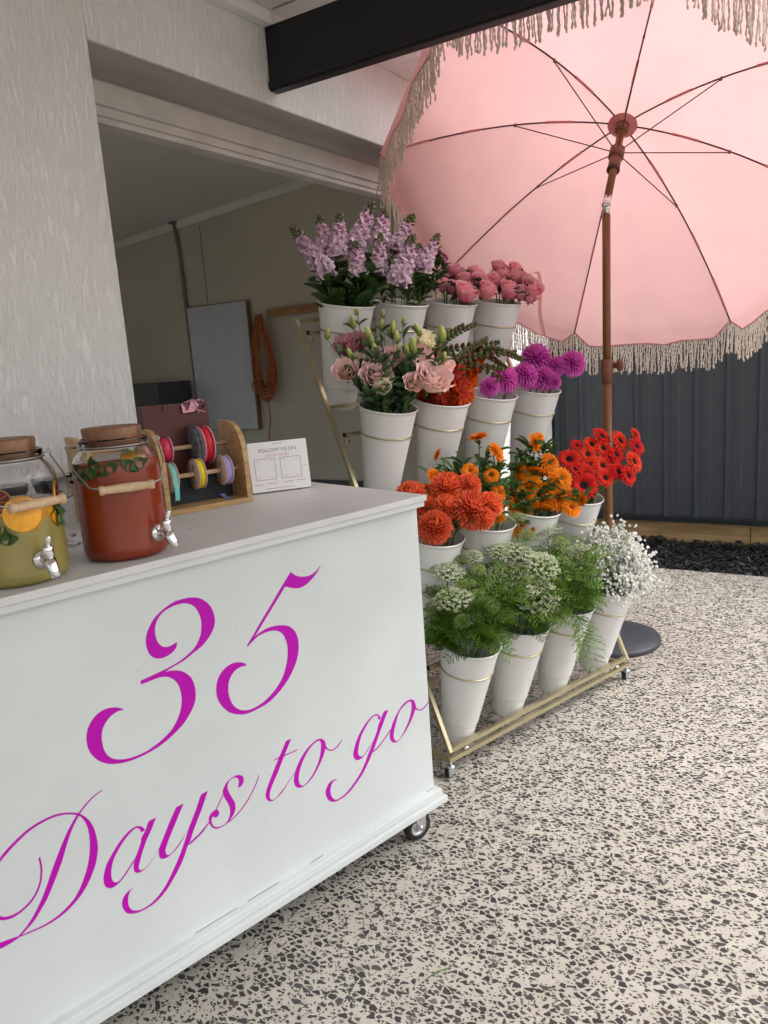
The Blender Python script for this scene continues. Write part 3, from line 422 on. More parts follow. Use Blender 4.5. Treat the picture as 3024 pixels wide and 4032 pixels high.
for (x0, x1, la) in ((-2.2, -.655, 'long treated pine sleeper below the fence, left of the butt joint'), (-.648, 2.7, 'treated pine sleeper below the fence at the right edge of the photo')):
    o = ob('timber_sleeper', bbox((0, -.03, -.12), (x1 - x0, .05, .1135), .005, 'pine'), None, (x0, 5.625, 0)); tag(o, la, 'sleeper', 'sleepers under the fence')
# ------------------------------------------------------------------ umbrella
UB = V((-1.006, 3.4916, 0)); AX = V((-.0131, .622, .7829)).normalized()
UJ = V((-1.0, 3.4935, 1.975)); HUB = V((-1.0064, 3.7949, 2.3593))
E1 = AX.cross(V((0, 1, 0))).normalized(); E2 = AX.cross(E1); PHI = 6.7033
um = thing('beach_umbrella', 'tilted pink fringed umbrella with brown pole standing behind the flower stand', 'umbrella', UB)
def ul(p): return V(p) - UB
def ribp(k, r):
    a = PHI - k * math.pi / 4
    d = .36 * r * r - .012 * r * r * r if r < 5 else 0
    d = .33 * r * r + .018 * r
    return HUB + (E1 * math.cos(a) + E2 * math.sin(a)) * r - AX * d
RT = 1.04
# canopy panels
NR, NA = 14, 10
def gore(k, r, s):
    p, q = ribp(k, r), ribp(k + 1, r); x = p.lerp(q, s)
    bul = 4 * s * (1 - s)
    x = x - AX * bul * .012 * r + (HUB - x) * 0
    wr = noise.noise((x.x * 5, x.y * 5, x.z * 5)) * .006 * r * r + .012 * max(0, r - .8) / .24 * bul * noise.noise((s * 9 + k * 3, r * 4, k))
    return x + AX * wr
edge = {}
for k in range(8):
    m = MB(); v = []
    for i in range(NR + 1):
        r = .035 + (RT - .035) * i / NR
        for j in range(NA + 1): v.append(ul(gore(k, r, j / NA)))
    # flap hanging from the rim
    NF = 4; e = []; rows = NR + 1
    for q in range(1, NF + 1):
        for j in range(NA + 1):
            s = j / NA; x = gore(k, RT, s); c = min(1, (min(s, 1 - s) / .13)) if 0 < s < 1 else 0
            d = .075 * math.sqrt(max(0, 1 - (1 - c) ** 2)) * (1 + .1 * noise.noise((s * 4, k, 1))); d = max(d, .004)
            out = (x - HUB); out = (out - AX * out.dot(AX)).normalized()
            dn = V((0, 0, -1)); w_ = q / NF
            off = dn * d * w_ + out * .012 * w_ * (1 + .6 * math.sin(s * 17 + k * 2)) * c
            v.append(ul(x + off))
            if q == NF: e.append(x + off)
    f = []; NN = NA + 1
    for i in range(rows + NF - 1):
        for j in range(NA): f.append((i * NN + j, i * NN + j + 1, (i + 1) * NN + j + 1, (i + 1) * NN + j))
    m.add(v, f); po = ob('canopy_panel', m.me('canopy_panel', 'fabric'), um)
    m = MB(); m.add(*tube([ul(p) for p in e], .0035, 5)); ob('hem', m.me('hem', 'hem'), po)
    edge[k] = e
# fringe cords: a twisted two-ply cord with a knot, four variants
def cordmesh(seed):
    rr = random.Random(seed); L = .155 * rr.uniform(.9, 1.06); N = 22; v = []; f = []; n = 6
    bx, by = rr.uniform(-.006, .006), rr.uniform(-.006, .006)
    for i in range(N + 1):
        t = i / N; cx = bx * math.sin(t * 3.1 + seed) * t + .002 * math.sin(t * 17 + seed); cy = by * math.sin(t * 2.7 + seed) * t
        ang = t * 22; ra, rb = .0042, .0026
        if t > .93: ra = rb = .0044 * (1 - ((t - .965) / .045) ** 2) + .0008
        for k in range(n):
            a = 2 * math.pi * k / n; x, y = ra * math.cos(a), rb * math.sin(a)
            v.append((cx + x * math.cos(ang) - y * math.sin(ang), cy + x * math.sin(ang) + y * math.cos(ang), -L * t))
    for i in range(N):
        for k in range(n): f.append((i * n + k, i * n + (k + 1) % n, (i + 1) * n + (k + 1) % n, (i + 1) * n + k))
    f.append(tuple(N * n + k for k in range(n))); m = MB(); m.add(v, f); return m
cv = [cordmesh(s) for s in range(9)]; cme = [c.me('strand', 'cord') for c in cv]
rg = random.Random(5); single = {7: 84, 0: 40, 6: 84, 2: 62, 5: 30}; stf = MB()
for k in range(8):
    e = edge[k]; NS = 84
    cnt = 0; order = list(range(NS))
    for i in order:
        s = (i + .5) / NS * NA; j = min(int(s), NA - 1); p = ul(e[j].lerp(e[j + 1], s - j))
        sw_ = rg.gauss(0, .05), rg.gauss(0, .05), rg.uniform(0, 6.28)
        if rg.random() < .04: sw_ = (rg.gauss(0, .2), rg.gauss(0, .2), sw_[2])
        mi = rg.randrange(9)
        if cnt < single.get(k, 0): ob('fringe_strand', cme[mi], um, p, sw_); cnt += 1
        else:
            stf.xf(cv[mi], Matrix.Translation(p) @ (Matrix.Rotation(sw_[2], 4, 'Z') @ Matrix.Rotation(sw_[1], 4, 'Y') @ Matrix.Rotation(sw_[0], 4, 'X')))
tag(ob('fringe', stf.me('fringe', 'cord'), um), kind='stuff')
# ribs, struts, hub
SLD = HUB - AX * .182
for k in range(8):
    m = MB(); m.add(*tube([ul(ribp(k, .02 + 1.02 * i / 12) - AX * .007) for i in range(13)], .0036, 6)); rb = ob('rib', m.me('rib', 'rib'), um)
    sp = ribp(k, .4725) - AX * .014; m = MB(); m.add(*tube([ul(SLD + (sp - SLD).normalized() * .02), ul(sp)], .0025, 6)); ob('strut', m.me('strut', 'rib'), um)
    m = MB(); m.add(*tube([ul(sp - AX * .004), ul(sp + AX * .012)], .005, 8)); ob('rib_joint', m.me('rib_joint', 'slider'), rb)
    # pockets of fabric that hold the rib
    for rr_ in ((.22, .34), (.62, .70), (.84, 1.0)):
        m = MB(); m.add(*tube([ul(ribp(k, rr_[0] + (rr_[1] - rr_[0]) * i / 4) - AX * .006) for i in range(5)], .0055, 6)); ob('rib_sleeve', m.me('rib_sleeve', 'hem'), rb)
def cyl(name, a, b, r, mat, n=20): m = MB(); m.add(*tube([ul(a), ul(b)], r, n)); return ob(name, m.me(name, mat), um)
m = MB(); m.add(*lathe([(0, .002), (.062, -.006), (.066, -.012), (.06, -.014), (0, -.012)], 24)); ob('centre_patch', m.me('centre_patch', 'hem'), um, mat=lookm(ul(HUB), AX))
cyl('hub', HUB - AX * .012, HUB - AX * .045, .03, 'slider'); cyl('upper_pole', UJ + AX * .03, HUB, .0165, 'pole')
sl_ = cyl('slider', SLD + AX * .02, SLD - AX * .03, .033, 'slider'); cyl('slider_sleeve', SLD - AX * .03, SLD - AX * .105, .026, 'slider')
cyl('slider_ring', SLD - AX * .098, SLD - AX * .108, .0285, 'rib')
cyl('lower_pole', UB + V((0, 0, .03)), V((UB.x, UB.y, 1.305)), .0205, 'pole'); cyl('middle_pole', V((UB.x, UB.y, 1.25)), V((UJ.x, UJ.y, 1.935)), .0175, 'pole')
tj = cyl('tilt_joint', V((UJ.x, UJ.y, 1.935)), V((UJ.x, UJ.y, 1.992)), .0155, 'steel'); cyl('tilt_collar', UJ - AX * .005, UJ + AX * .042, .0185, 'steel')
m = MB(); m.add(*tube([(.0, -.022, 0), (0, .022, 0)], .0045, 8)); ob('tilt_pin', m.me('tilt_pin', 'zinc'), um, ul((UJ.x, UJ.y, 1.975)), (0, 0, .9))
cl = cyl('clamp', V((UB.x, UB.y, 1.225)), V((UB.x, UB.y, 1.325)), .0265, 'slider')
m = MB(); vv, ff = lathe([(0, 0), (.012, 0), (.012, .02), (.0235, .022), (.0235, .042), (.018, .046), (0, .046)], 24)
vv = [(x * (1 + .1 * math.cos(6 * math.atan2(y, x))), y * (1 + .1 * math.cos(6 * math.atan2(y, x))), z) for x, y, z in vv]; m.add(vv, ff)
ob('clamp_knob', m.me('clamp_knob', 'slider'), um, (.022, .013, 1.295), (0, R(90), R(30)))
m = MB(); m.add(*lathe([(0, 0), (.225, 0), (.231, .004), (.232, .010), (.231, .021), (.226, .026), (.15, .036), (.07, .046), (.045, .05), (.045, .10), (.026, .105), (.024, .13), (0, .13)], 64)); ob('base', m.me('base', 'base'), um)
# tie strap hanging inside the canopy
p0 = V((-1.62, 4.16, 1.72)); pts = [ul(gore(1, .86, .55)) + V((0, -.01, 0)), ul(gore(1, .86, .55)) + V((.03, -.03, .0)), ul(gore(1, .86, .55)) + V((.045, -.04, -.08)), ul(gore(1, .86, .55)) + V((.035, -.035, -.2)), ul(gore(1, .86, .55)) + V((.055, -.03, -.33))]
m = MB(); q = cr([tuple(p) for p in pts], 6); m.add([V(p) + V((.009, .004, 0)) for p in q] + [V(p) - V((.009, .004, 0)) for p in q], [(i, i + 1, len(q) + i + 1, len(q) + i) for i in range(len(q) - 1)])
ob('tie_strap', m.me('tie_strap', 'fabric'), um)

# ------------------------------------------------------------------ counter cart
CT = thing('counter_cart', 'white painted counter on castors with magenta lettering 35 Days to go', 'counter', (-1.004, 1.785, 0), R(74.95))
LEN, DEP = 1.45, .56
def cb(name, a, b, mat='white', bev=.0025): return ob(name, bbox(a, b, bev, mat, name), CT)
cb('front_panel', (-LEN + .03, .03, .14), (-.012, .045, 1.0), 'white', .0015)
cb('end_panel', (-.028, .0455, .14), (-.0125, DEP - .03, 1.0), 'white', .0015); cb('end_panel', (-LEN + .03, .0455, .14), (-LEN + .045, DEP - .03, 1.0), 'white', .0015)
cb('counter_top', (-LEN, 0, 1.0145), (0, DEP, 1.031), 'whitetop', .0025); cb('top_frame', (-LEN + .006, .006, .999), (-.005, DEP - .006, 1.014), 'white', .002)
cb('plinth_board', (-LEN + .005, -.004, .114), (.009, DEP - .01, .1335), 'white', .0025); cb('skirting_step', (-LEN + .014, .008, .1338), (-.001, DEP - .02, .1545), 'white', .003)
rg = random.Random(21)
for i in range(4):     # open joint between panel and skirting, drips and scuffs
    x = (-.80, -.66, -.47, -.045)[i]; L = (.11, .09, .04, .03)[i]
    ob('open_joint', bbox((x, .0288, .1546), (x + L, .0299, .1546 + rg.uniform(.0006, .0012)), 0, 'crack'), CT)
for i in range(12):
    x = rg.uniform(-1.05, -.12); z = rg.uniform(.25, .95); L = rg.uniform(.004, .012); a = rg.uniform(-.5, .9)
    m = MB(); c, s = math.cos(a), math.sin(a); h = rg.uniform(.0006, .0014)
    m.add([(x - L * c, .02985, z - L * s), (x, .02985, z - h), (x + L * c, .02985, z + L * s), (x, .02985, z + h)], [(0, 1, 2, 3)]); ob('scuff', m.me('scuff', 'scuff', False), CT)
for i in range(10):
    x = rg.uniform(-.7, -.06); y = rg.uniform(.1, .45); L = rg.uniform(.003, .012); m = MB(); m.add([(x + L * math.cos(a) * rg.uniform(.5, 1), y + L * .5 * math.sin(a), 1.0313) for a in (0, 1, 2, 3, 4, 5)], [(0, 1, 2, 3, 4, 5)]); ob('paint_chip', m.me('paint_chip', 'scuff', False), CT)
names = {'3': 'digit_three', '5': 'digit_five', 'D': 'letter_d', 'a': 'letter_a', 'y': 'letter_y', 's': 'letter_s', 't': 'letter_t', 'o': 'letter_o', 'g': 'letter_g', 'O': 'letter_o'}
li = 0
for k, strokes in LET.items():
    m = MB()
    for st in strokes:
        li += 1; y = .0297 - .00003 * (li % 9); q = cr(st, 8); n = len(q)
        m.add([(a[0] / 1e4, y, a[1] / 1e4) for a in q] + [(a[2] / 1e4, y, a[3] / 1e4) for a in q], [(i, i + 1, n + i + 1, n + i) for i in range(n - 1)])
    ob(names[k], m.me(names[k], 'vinyl', False), CT)
def castor(parent, loc, r, wdt, rz, h, name='castor'):
    """swivel castor: fork, rim, tyre; origin on the floor under the wheel"""
    m = MB(); off = r * .5
    for s in (-1, 1):
        y = s * (wdt * .5 + .004); m.add([(-r * .42, y - .0012, h - .004), (r * .75, y - .0012, h - .004), (r * .22 , y - .0012, r * .75), (-r * .2, y - .0012, r * .75), (-r * .42, y + .0012, h - .004), (r * .75, y + .0012, h - .004), (r * .22, y + .0012, r * .75), (-r * .2, y + .0012, r * .75)], box((0, 0, 0), (1, 1, 1))[1])
    m.add(*box((-r * .42, -wdt * .5 - .005, h - .006), (r * .75, wdt * .5 + .005, h - .003)))
    fo = ob(name, m.me(name, 'zinc', False), parent, loc, (0, 0, rz))
    m = MB(); m.add(*lathe([(r * .68, -wdt * .5), (r * .8, -wdt * .5), (r * .94, -wdt * .42), (r, -wdt * .2), (r, wdt * .2), (r * .94, wdt * .42), (r * .8, wdt * .5), (r * .68, wdt * .5)], 36)); ob('tyre', m.me('tyre', 'rubber'), fo, (0, 0, r), (R(90), 0, 0))
    m = MB(); m.add(*lathe([(0, -wdt * .42), (r * .22, -wdt * .42), (r * .3, -wdt * .25), (r * .58, -wdt * .2), (r * .69, -wdt * .5), (r * .69, wdt * .5), (r * .58, wdt * .2), (r * .3, wdt * .25), (r * .22, wdt * .42), (0, wdt * .42)], 36)); ob('wheel_rim', m.me('wheel_rim', 'zinc'), fo, (0, 0, r), (R(90), 0, 0))
    m = MB(); m.add(*lathe([(0, -wdt * .5 - .012), (.007, -wdt * .5 - .012), (.007, wdt * .5 + .012), (0, wdt * .5 + .012)], 6)); ob('axle_bolt', m.me('axle_bolt', 'zinc'), fo, (0, 0, r), (R(90), 0, 0))
    return fo
for x, y in ((-.062, .062), (-.062, DEP - .08), (-LEN + .07, .062), (-LEN + .07, DEP - .08)): castor(CT, (x, y, 0), .044, .03, R(-8), .114)

# ------------------------------------------------------------------ gold flower stand
RK = thing('flower_stand', 'gold metal stepped stand on castors holding sixteen white buckets', 'stand', (-1.1432, 2.0861, 0), R(72.27))
TILT = R(13.3); PAX = V((0, -math.sin(TILT), math.cos(TILT)))
US = (.12, .385, .655, .93); RIM = {1: (-.003, .445), 2: (.14, .797), 3: (.337, 1.232), 4: (.53, 1.6)}
def sy(z): return .68 * (z - .092) / 1.463
RL = 1.052
def bar(name, p, q, w_=.0155, up=(0, 0, 1), mat='gold', par=None):
    m = MB(); m.add(*sq(p, q, w_, up)); return ob(name, m.me(name, mat, False), par or RK)
up_s = V((0, -.9, .43))
for x in (0, RL): bar('side_rail', (x, sy(.088), .088), (x, sy(1.562), 1.562), .0145, (1, 0, 0))
bar('top_rail', (-.009, sy(1.555), 1.555), (RL + .009, sy(1.555), 1.555)); bar('bottom_rail', (.0095, sy(.095), .095), (RL - .0095, sy(.095), .095))
for z in (.64, 1.238): bar('cross_rail', (.0095, sy(z) + .012, z), (RL - .0095, sy(z) + .012, z), .012)
BD = .50
bar('base_rail', (-.009, 0, .062), (RL + .009, 0, .062)); bar('base_rail', (-.009, BD, .062), (RL + .009, BD, .062))
for x in (0, RL): bar('base_rail', (x, .0095, .0615), (x, BD - .0095, .0615), .018, (1, 0, 0)); bar('rear_leg', (x + (.019 if x == 0 else -.019), sy(1.02) + .01, 1.02), (x + (.019 if x == 0 else -.019), BD, .072), .016, (1, 0, 0))
for x in (.075, RL - .075):
    m = MB(); m.add(*tube([(x - .014, -.006, .0785), (x + .014, -.006, .0785)], .0055, 10)); ob('hinge', m.me('hinge', 'zinc'), RK)
for x in (0, RL):
    for y in (0, BD):
        c = ob('swivel_castor', None, RK, (x, y, 0)); bpy.data.objects.remove(c)
        m = MB(); m.add(*tube([(0, 0, .053), (0, 0, .042)], .006, 10)); m.add(*lathe([(0, .043), (.012, .043), (.015, .038), (.016, .034), (.012, .03), (0, .03)], 20)); c = ob('swivel_castor', m.me('swivel_castor', 'zinc'), RK, (x, y, 0))
        m = MB(); m.add([(-.02, -.011, .036), (.012, -.011, .036), (.0, -.011, .01), (-.02, -.011, .008), (-.02, .011, .036), (.012, .011, .036), (0, .011, .01), (-.02, .011, .008)], [(0, 1, 2, 3), (7, 6, 5, 4), (4, 5, 1, 0)]); ob('fork', m.me('fork', 'zinc', False), c)
        m = MB(); m.add(*lathe([(0, -.008), (.012, -.008), (.0155, -.006), (.0155, .006), (.012, .008), (0, .008)], 24)); ob('wheel', m.me('wheel', 'rubber'), c, (-.008, 0, .0158), (R(90), 0, 0))
PL = .382
def pr(t): return .054 + (.101 - .054) * t
mp_ = MB(); prof = [(0, .002), (.046, .0), (.053, .003), (.0552, .008), (.0556, .012), (pr(.215), .079), (pr(.223), .082), (pr(.23) + .002, .0832), (pr(.235) + .0018, .0855), (pr(.25) + .0014, .092), (pr(.6), .225), (pr(.96), .368), (.1005, .376), (.105, .379), (.1062, .382), (.105, .3845), (.1015, .384), (.0985, .376), (pr(.6) - .003, .225), (.052, .02), (0, .018)]
mp_.add(*lathe(prof, 40)); POT = mp_.me('bucket', 'pot')
m = MB(); rt = .0915; m.add(*tube([(rt * math.cos(a), rt * math.sin(a), 0) for a in [2 * math.pi * i / 36 for i in range(36)]], .0032, 8, closed=True)); RING = m.me('ring', 'gold')
RKM = Matrix.Translation((-1.1432, 2.0861, 0)) @ Matrix.Rotation(R(72.27), 4, 'Z')
row = {1: 'bottom', 2: 'second', 3: 'third', 4: 'top'}; nth = ('first', 'second', 'third', 'last')
content = {(4, 0): 'lilac stock', (4, 1): 'magenta asters', (4, 2): 'pink roses beside the asters', (4, 3): 'pink roses at the umbrella end', (3, 0): 'pale pink and cream lisianthus', (3, 1): 'red snapdragons with green tips', (3, 2): 'magenta pompoms beside the snapdragons', (3, 3): 'magenta pompoms at the fence end',
 (2, 0): 'coral pompom chrysanthemums', (2, 1): 'orange calendula beside the coral pompoms', (2, 2): 'orange calendula beside the red gerberas', (2, 3): 'red gerberas', (1, 0): 'green lace flower nearest the counter', (1, 1): 'lace flower with the widest white heads', (1, 2): 'lace flower beside the white gypsophila', (1, 3): 'white gypsophila'}
for tier in (1, 2, 3, 4):
    y, z = RIM[tier]; rc = V((0, y, z)) - PAX * .094; yb = sy(rc.z)
    b_ = bar('bucket_rail', (.022, yb - .016, rc.z), (RL - .022, yb - .016, rc.z), .013)
    for x in (.018, RL - .022): ob('end_cap', bbox((x, yb - .0235, rc.z - .0075), (x + .004, yb - .0085, rc.z + .0075), 0, 'rubber'), b_)
    for x in (.03, RL - .03):
        m = MB(); m.add(*tube([(x, yb - .016, rc.z - .0066), (x, yb - .016, rc.z - .022)], .004, 8)); m.add(*tube([(x - .009, yb - .016, rc.z - .025), (x + .009, yb - .016, rc.z - .025)], .006, 8)); ob('wing_nut', m.me('wing_nut', 'gold'), b_)
    for i, xx in enumerate(US):
        o = ob('bucket', POT, None); o.matrix_world = RKM @ (Matrix.Translation(V((xx, y, z)) - PAX * PL) @ Matrix.Rotation(TILT, 4, 'X'))
        tag(o, 'white bucket of %s, %s row of the gold stand' % (content[(tier, i)], row[tier]), 'bucket', 'white buckets in the stand')
        ob('ring', RING, RK, V((xx, rc.y, rc.z)), (TILT, 0, 0))
        bar('ring_tab', (xx, rc.y + rt * .97, rc.z + .018), (xx, yb - .012, rc.z + .002), .008)
# ------------------------------------------------------------------ things on the counter
CM = Matrix.Translation((-1.004, 1.785, 0)) @ Matrix.Rotation(R(74.95), 4, 'Z'); CZT = 1.0315
def onc(name, label, cat, x, y, rz=0, group=None): return thing(name, label, cat, CM @ V((x, y, CZT)), R(74.95) + rz, group)
def slice_mesh():
    m = MB(); m.add(*lathe([(0, .003), (.030, .003), (.032, .002), (.032, -.002), (.030, -.003), (0, -.003)], 28), mi=0)
    n = 28; N = len(m.f)
    m.m = [1 if (i // n) in (1, 2, 3) else 0 for i in range(N)]; 
    for k in range(10):
        a = 2 * math.pi * k / 10; c, s = math.cos(a), math.sin(a)
        m.add([(.002 * c - .0006 * s, .002 * s + .0006 * c, .0034), (.002 * c + .0006 * s, .002 * s - .0006 * c, .0034), (.028 * c + .0006 * s, .028 * s - .0006 * c, .0034), (.028 * c - .0006 * s, .028 * s + .0006 * c, .0034)], [(0, 1, 2, 3)], mi=1)
    return m
SL1 = slice_mesh().me('orange_slice', ['orange', 'peel']); SL2 = slice_mesh().me('blood_orange_slice', ['blood', 'peel'])
m = MB(); N = 8
m.add([(-.02 + .045 * i / N, s * .014 * math.sin(math.pi * min(1, (i + .3) / (N + .3))) , .004 * abs(s) + .004 * math.sin(i)) for i in range(N + 1) for s in (-1, 0, 1)], [(i * 3 + j, i * 3 + j + 1, i * 3 + j + 4, i * 3 + j + 3) for i in range(N) for j in (0, 1)]); MINT = m.me('mint_leaf', 'mint')
JS = .91
def jar(x, y, liquid, fill, label, tapx, hrz):
    t = onc('drink_dispenser', label, 'dispenser', x, y, 0, 'glass drink dispensers on the counter'); t.scale = (JS,) * 3
    out = [(0, 0), (.08, 0), (.0885, .004), (.0945, .014), (.0955, .03), (.0955, .205), (.0925, .224), (.0835, .240), (.0755, .247), (.0735, .252), (.0755, .2545), (.0735, .257), (.0755, .2635), (.0765, .268), (.074, .272)]
    inn = [(.0705, .272), (.0705, .252), (.0725, .2465), (.0805, .2375), (.0895, .222), (.0925, .203), (.0925, .03), (.0915, .016), (.0855, .008), (.0, .006)]
    m = MB(); m.add(*lathe(out + inn, 56)); ob('glass_jar', m.me('glass_jar', 'glass'), t)
    lq = MB(); lq.add(*lathe([(0, .004), (.084, .0045), (.0915, .0125), (.0938, .03), (.0938, fill - .003), (.0932, fill), (0, fill)] if fill < .206 else [(0, .004), (.084, .0045), (.0915, .0125), (.0938, .03), (.0938, .204), (.0905, fill - .001), (.0895, fill), (0, fill)], 56)); lo = ob('drink', lq.me('drink', liquid), t)
    m = MB(); m.add(*lathe([(0, .252), (.0615, .252), (.0632, .270), (.0655, .293), (.0640, .296), (0, .296)], 40)); ob('stopper', m.me('stopper', 'cork'), t)
    m = MB(); rw = .0772; m.add(*tube([(rw * math.cos(a), rw * math.sin(a), .2555) for a in [2 * math.pi * i / 40 for i in range(40)]], .0018, 6, closed=True)); ob('neck_wire', m.me('neck_wire', 'wire'), t)
    # bail handle hanging in front: direction hrz
    c, s = math.cos(hrz), math.sin(hrz); fx, fy = -s, c      # f = forward (away from jar), (c,s) = sideways
    def P(a, b, z): return (a * c + b * fx, a * s + b * fy, z)
    for sd_ in (-1, 1):
        m = MB(); m.add(*tube([P(sd_ * .077, 0, .256), P(sd_ * .095, 0, .258), P(sd_ * .1, .004, .266), P(sd_ * .104, .0, .258), P(sd_ * .099, .004, .252), P(sd_ * .097, .05, .214), P(sd_ * .075, .1, .176), P(sd_ * .052, .108, .170), P(sd_ * .04, .108, .169)], .0019, 6)); ob('bail_wire', m.me('bail_wire', 'wire'), t)
    g = [(0, -.058), (.0095, -.058), (.0108, -.053), (.0085, -.044), (.0098, -.02), (.0102, 0), (.0098, .02), (.0085, .044), (.0108, .053), (.0095, .058), (0, .058)]
    m = MB(); m.add(*lathe(g, 20)); ob('grip', m.me('grip', 'dowel'), t, P(0, .108, .168), (R(90), 0, hrz + R(90)))
    # tap
    q = ob('tap', None, t); bpy.data.objects.remove(q)
    a = tapx; dx, dy = math.sin(a), -math.cos(a)
    def T(o_, s_, z): return (dx * (.0955 + o_) + dy * -s_ * -1, dy * (.0955 + o_) + dx * s_ * -1, z)
    m = MB(); m.add(*tube([T(-.004, 0, .052), T(.006, 0, .052)], .019, 24)); 
    tp = ob('tap', m.me('tap', 'steel'), t)
    m = MB(); m.add(*tube([T(.004, 0, .052), T(.03, 0, .052)], .0085, 16)); m.add(*tube([T(.03, 0, .051), T(.03, 0, .081), T(.03, 0, .083)], [.0115, .0115, .010], 20)); ob('valve_body', m.me('valve_body', 'steel'), tp)
    m = MB(); m.add(*tube([T(.03, 0, .056), T(.036, 0, .042), T(.044, 0, .03), T(.048, 0, .020)], [.0125, .0125, .0105, .0085], 16)); ob('spout', m.me('spout', 'steel'), tp)
    m = MB(); m.add(*tube([T(.03, 0, .08), T(.034, 0, .09), T(.04, 0, .102), T(.041, 0, .106)], [.0075, .0058, .0062, .003], 14)); ob('lever', m.me('lever', 'steel'), tp)
    return t, lo
ca = math.atan2(-1.5, -1)   # unused helper angle
J2, L2 = jar(-.795, .118, 'red', .222, 'glass dispenser of red fruit drink with wooden stopper, beside the ribbon holder', R(22), R(165))
J1, L1 = jar(-1.012, .112, 'lemon', .165, 'glass dispenser of pale lemonade with orange slices, cut by the left edge', R(8), R(190))
def put(me_, par, ang, r, z, lean=0, name='orange_slice', scl=1, spin=0):
    d = V((math.sin(ang), -math.cos(ang), lean)); o = ob(name, me_, par); o.matrix_local = lookm((math.sin(ang) * r, -math.cos(ang) * r, z), d, scl, spin); return o
put(SL1, L1, R(-6), .0918, .150, .05, scl=1.15); put(SL1, L1, R(22), .0905, .131, -.1, scl=.95); put(SL2, L1, R(62), .090, .17, 0, 'blood_orange_slice'); put(SL2, L1, R(-35), .082, .176, .6, 'blood_orange_slice', .9)
for a_, z_ in ((-32, .118), (-26, .105), (44, .128), (48, .143), (38, .135), (-40, .125)): put(MINT, L1, R(a_), .0936, z_, 0, 'mint_leaf', 1, R(a_ * 7))
for a_, l_ in ((20, 1.4), (60, 1.2)): put(SL1, L2, R(a_), .058, .222, l_ * 2, scl=.95)
for a_, z_, s_ in ((-80, .208, 1.1), (-66, .202, 1.0), (-54, .212, 1.15), (-44, .207, .9), (-30, .213, .9), (-8, .214, 1.0), (4, .213, 1.1), (-72, .194, .9)): put(MINT, L2, R(a_), .0925, z_, .1, 'mint_leaf', s_, R(a_ * 5))
# coupe glasses
cp = [(0, 0), (.032, .001), (.03, .003), (.006, .007), (.0035, .02), (.003, .095), (.006, .103), (.03, .112), (.043, .128), (.047, .150), (.0463, .150), (.042, .129), (.029, .1135), (.004, .106), (0, .106)]
m = MB(); m.add(*lathe(cp, 32)); CPM = m.me('coupe_glass', 'thin')
for (x, y), la in (((-.845, .33), 'clear stemmed coupe glass standing behind the gap between the drink dispensers'), ((-.815, .435), 'clear stemmed coupe glass farthest back, by the rendered wall'), ((-.93, .40), 'clear stemmed coupe glass half hidden behind the lemonade dispenser')):
    o = ob('coupe_glass', CPM, None, CM @ V((x, y, CZT))); tag(o, la, 'glass', 'coupe glasses behind the dispensers')
# ribbon holder
RB = onc('ribbon_holder', 'bamboo ribbon holder with two dowels standing between dispenser and card', 'holder', -.30, .385, R(-6.5))
RLn, RD, RH = .44, .155, .225
ob('base_board', bbox((-RLn, 0, 0), (0, RD, .014), .002, 'bamboo'), RB)
def side(x, name='side_panel'):
    prof = [(0.004, .0142), (0.004, .12), (.012, .165), (.032, .198), (.062, .219), (.095, RH), (RD, RH), (RD, .0142)]; q = [prof[0]] + cr([(a, b, 0) for a, b in prof[1:6]], 5) + prof[6:]; q = [(a[0], a[1]) for a in q]; n = len(q)
    m = MB(); m.add([(0, a, b) for a, b in q] + [(.014, a, b) for a, b in q], [tuple(range(n - 1, -1, -1)), tuple(range(n, 2 * n))] + [(i, (i + 1) % n, n + (i + 1) % n, n + i) for i in range(n)]); return ob(name, m.me(name, 'bamboo', False), RB, (x, 0, 0))
side(-.0145); side(-.250, 'divider'); side(-RLn); ob('shelf', bbox((-RLn + .0145, .002, .088), (-.2505, RD - .01, .1), .002, 'bamboo'), RB); ob('back_board', bbox((-RLn + .0145, RD - .009, .0145), (-.2505, RD - .001, RH - .03), .001, 'bamboo'), RB)
for y, z in ((.045, .095), (.10, .165)):
    m = MB(); m.add(*tube([(-.2358, y, z), (-.0148, y, z)], .0062, 14)); ob('dowel', m.me('dowel', 'dowel'), RB)
def spool(x, y, z, r, wd, mat, card, label, tail=None, rin=.0075):
    t = thing('ribbon_spool', label, 'spool', RB.matrix_world @ V((x, y, z)) if False else (CM @ Matrix.Translation((-.30, .385, CZT)) @ Matrix.Rotation(R(-6.5), 4, 'Z')) @ V((x, y, z)), R(74.95 - 6.5), 'ribbon spools on the holder')
    for s in (-1, 1):
        m = MB(); m.add(*lathe([(rin, -.0012), (r, -.0012), (r, .0012), (rin, .0012), (rin, -.0012)], 36)); ob('flange', m.me('flange', card), t, (s * (wd / 2 + .0014), 0, 0), (0, R(90), 0))
    m = MB(); m.add(*lathe([(rin + .004, -wd / 2), (r * .93, -wd / 2), (r * .93, wd / 2), (rin + .004, wd / 2), (rin + .004, -wd / 2)], 36)); ob('ribbon', m.me('ribbon', mat), t, (0, 0, 0), (0, R(90), 0))
    if tail:
        q = cr([(0, a, b) for a, b in tail], 6); n = len(q); m = MB(); m.add([(-wd * .45, a[1], a[2]) for a in q] + [(wd * .45, a[1], a[2]) for a in q], [(i, i + 1, n + i + 1, n + i) for i in range(n - 1)]); ob('ribbon_end', m.me('ribbon_end', mat), t)
    return t
spool(-.214, .045, .095, .042, .014, 'rteal', 'kraft', 'turquoise ribbon spool at the divider of the holder', [(-.039, 0), (-.04, -.03), (-.036, -.055), (-.03, -.06)])
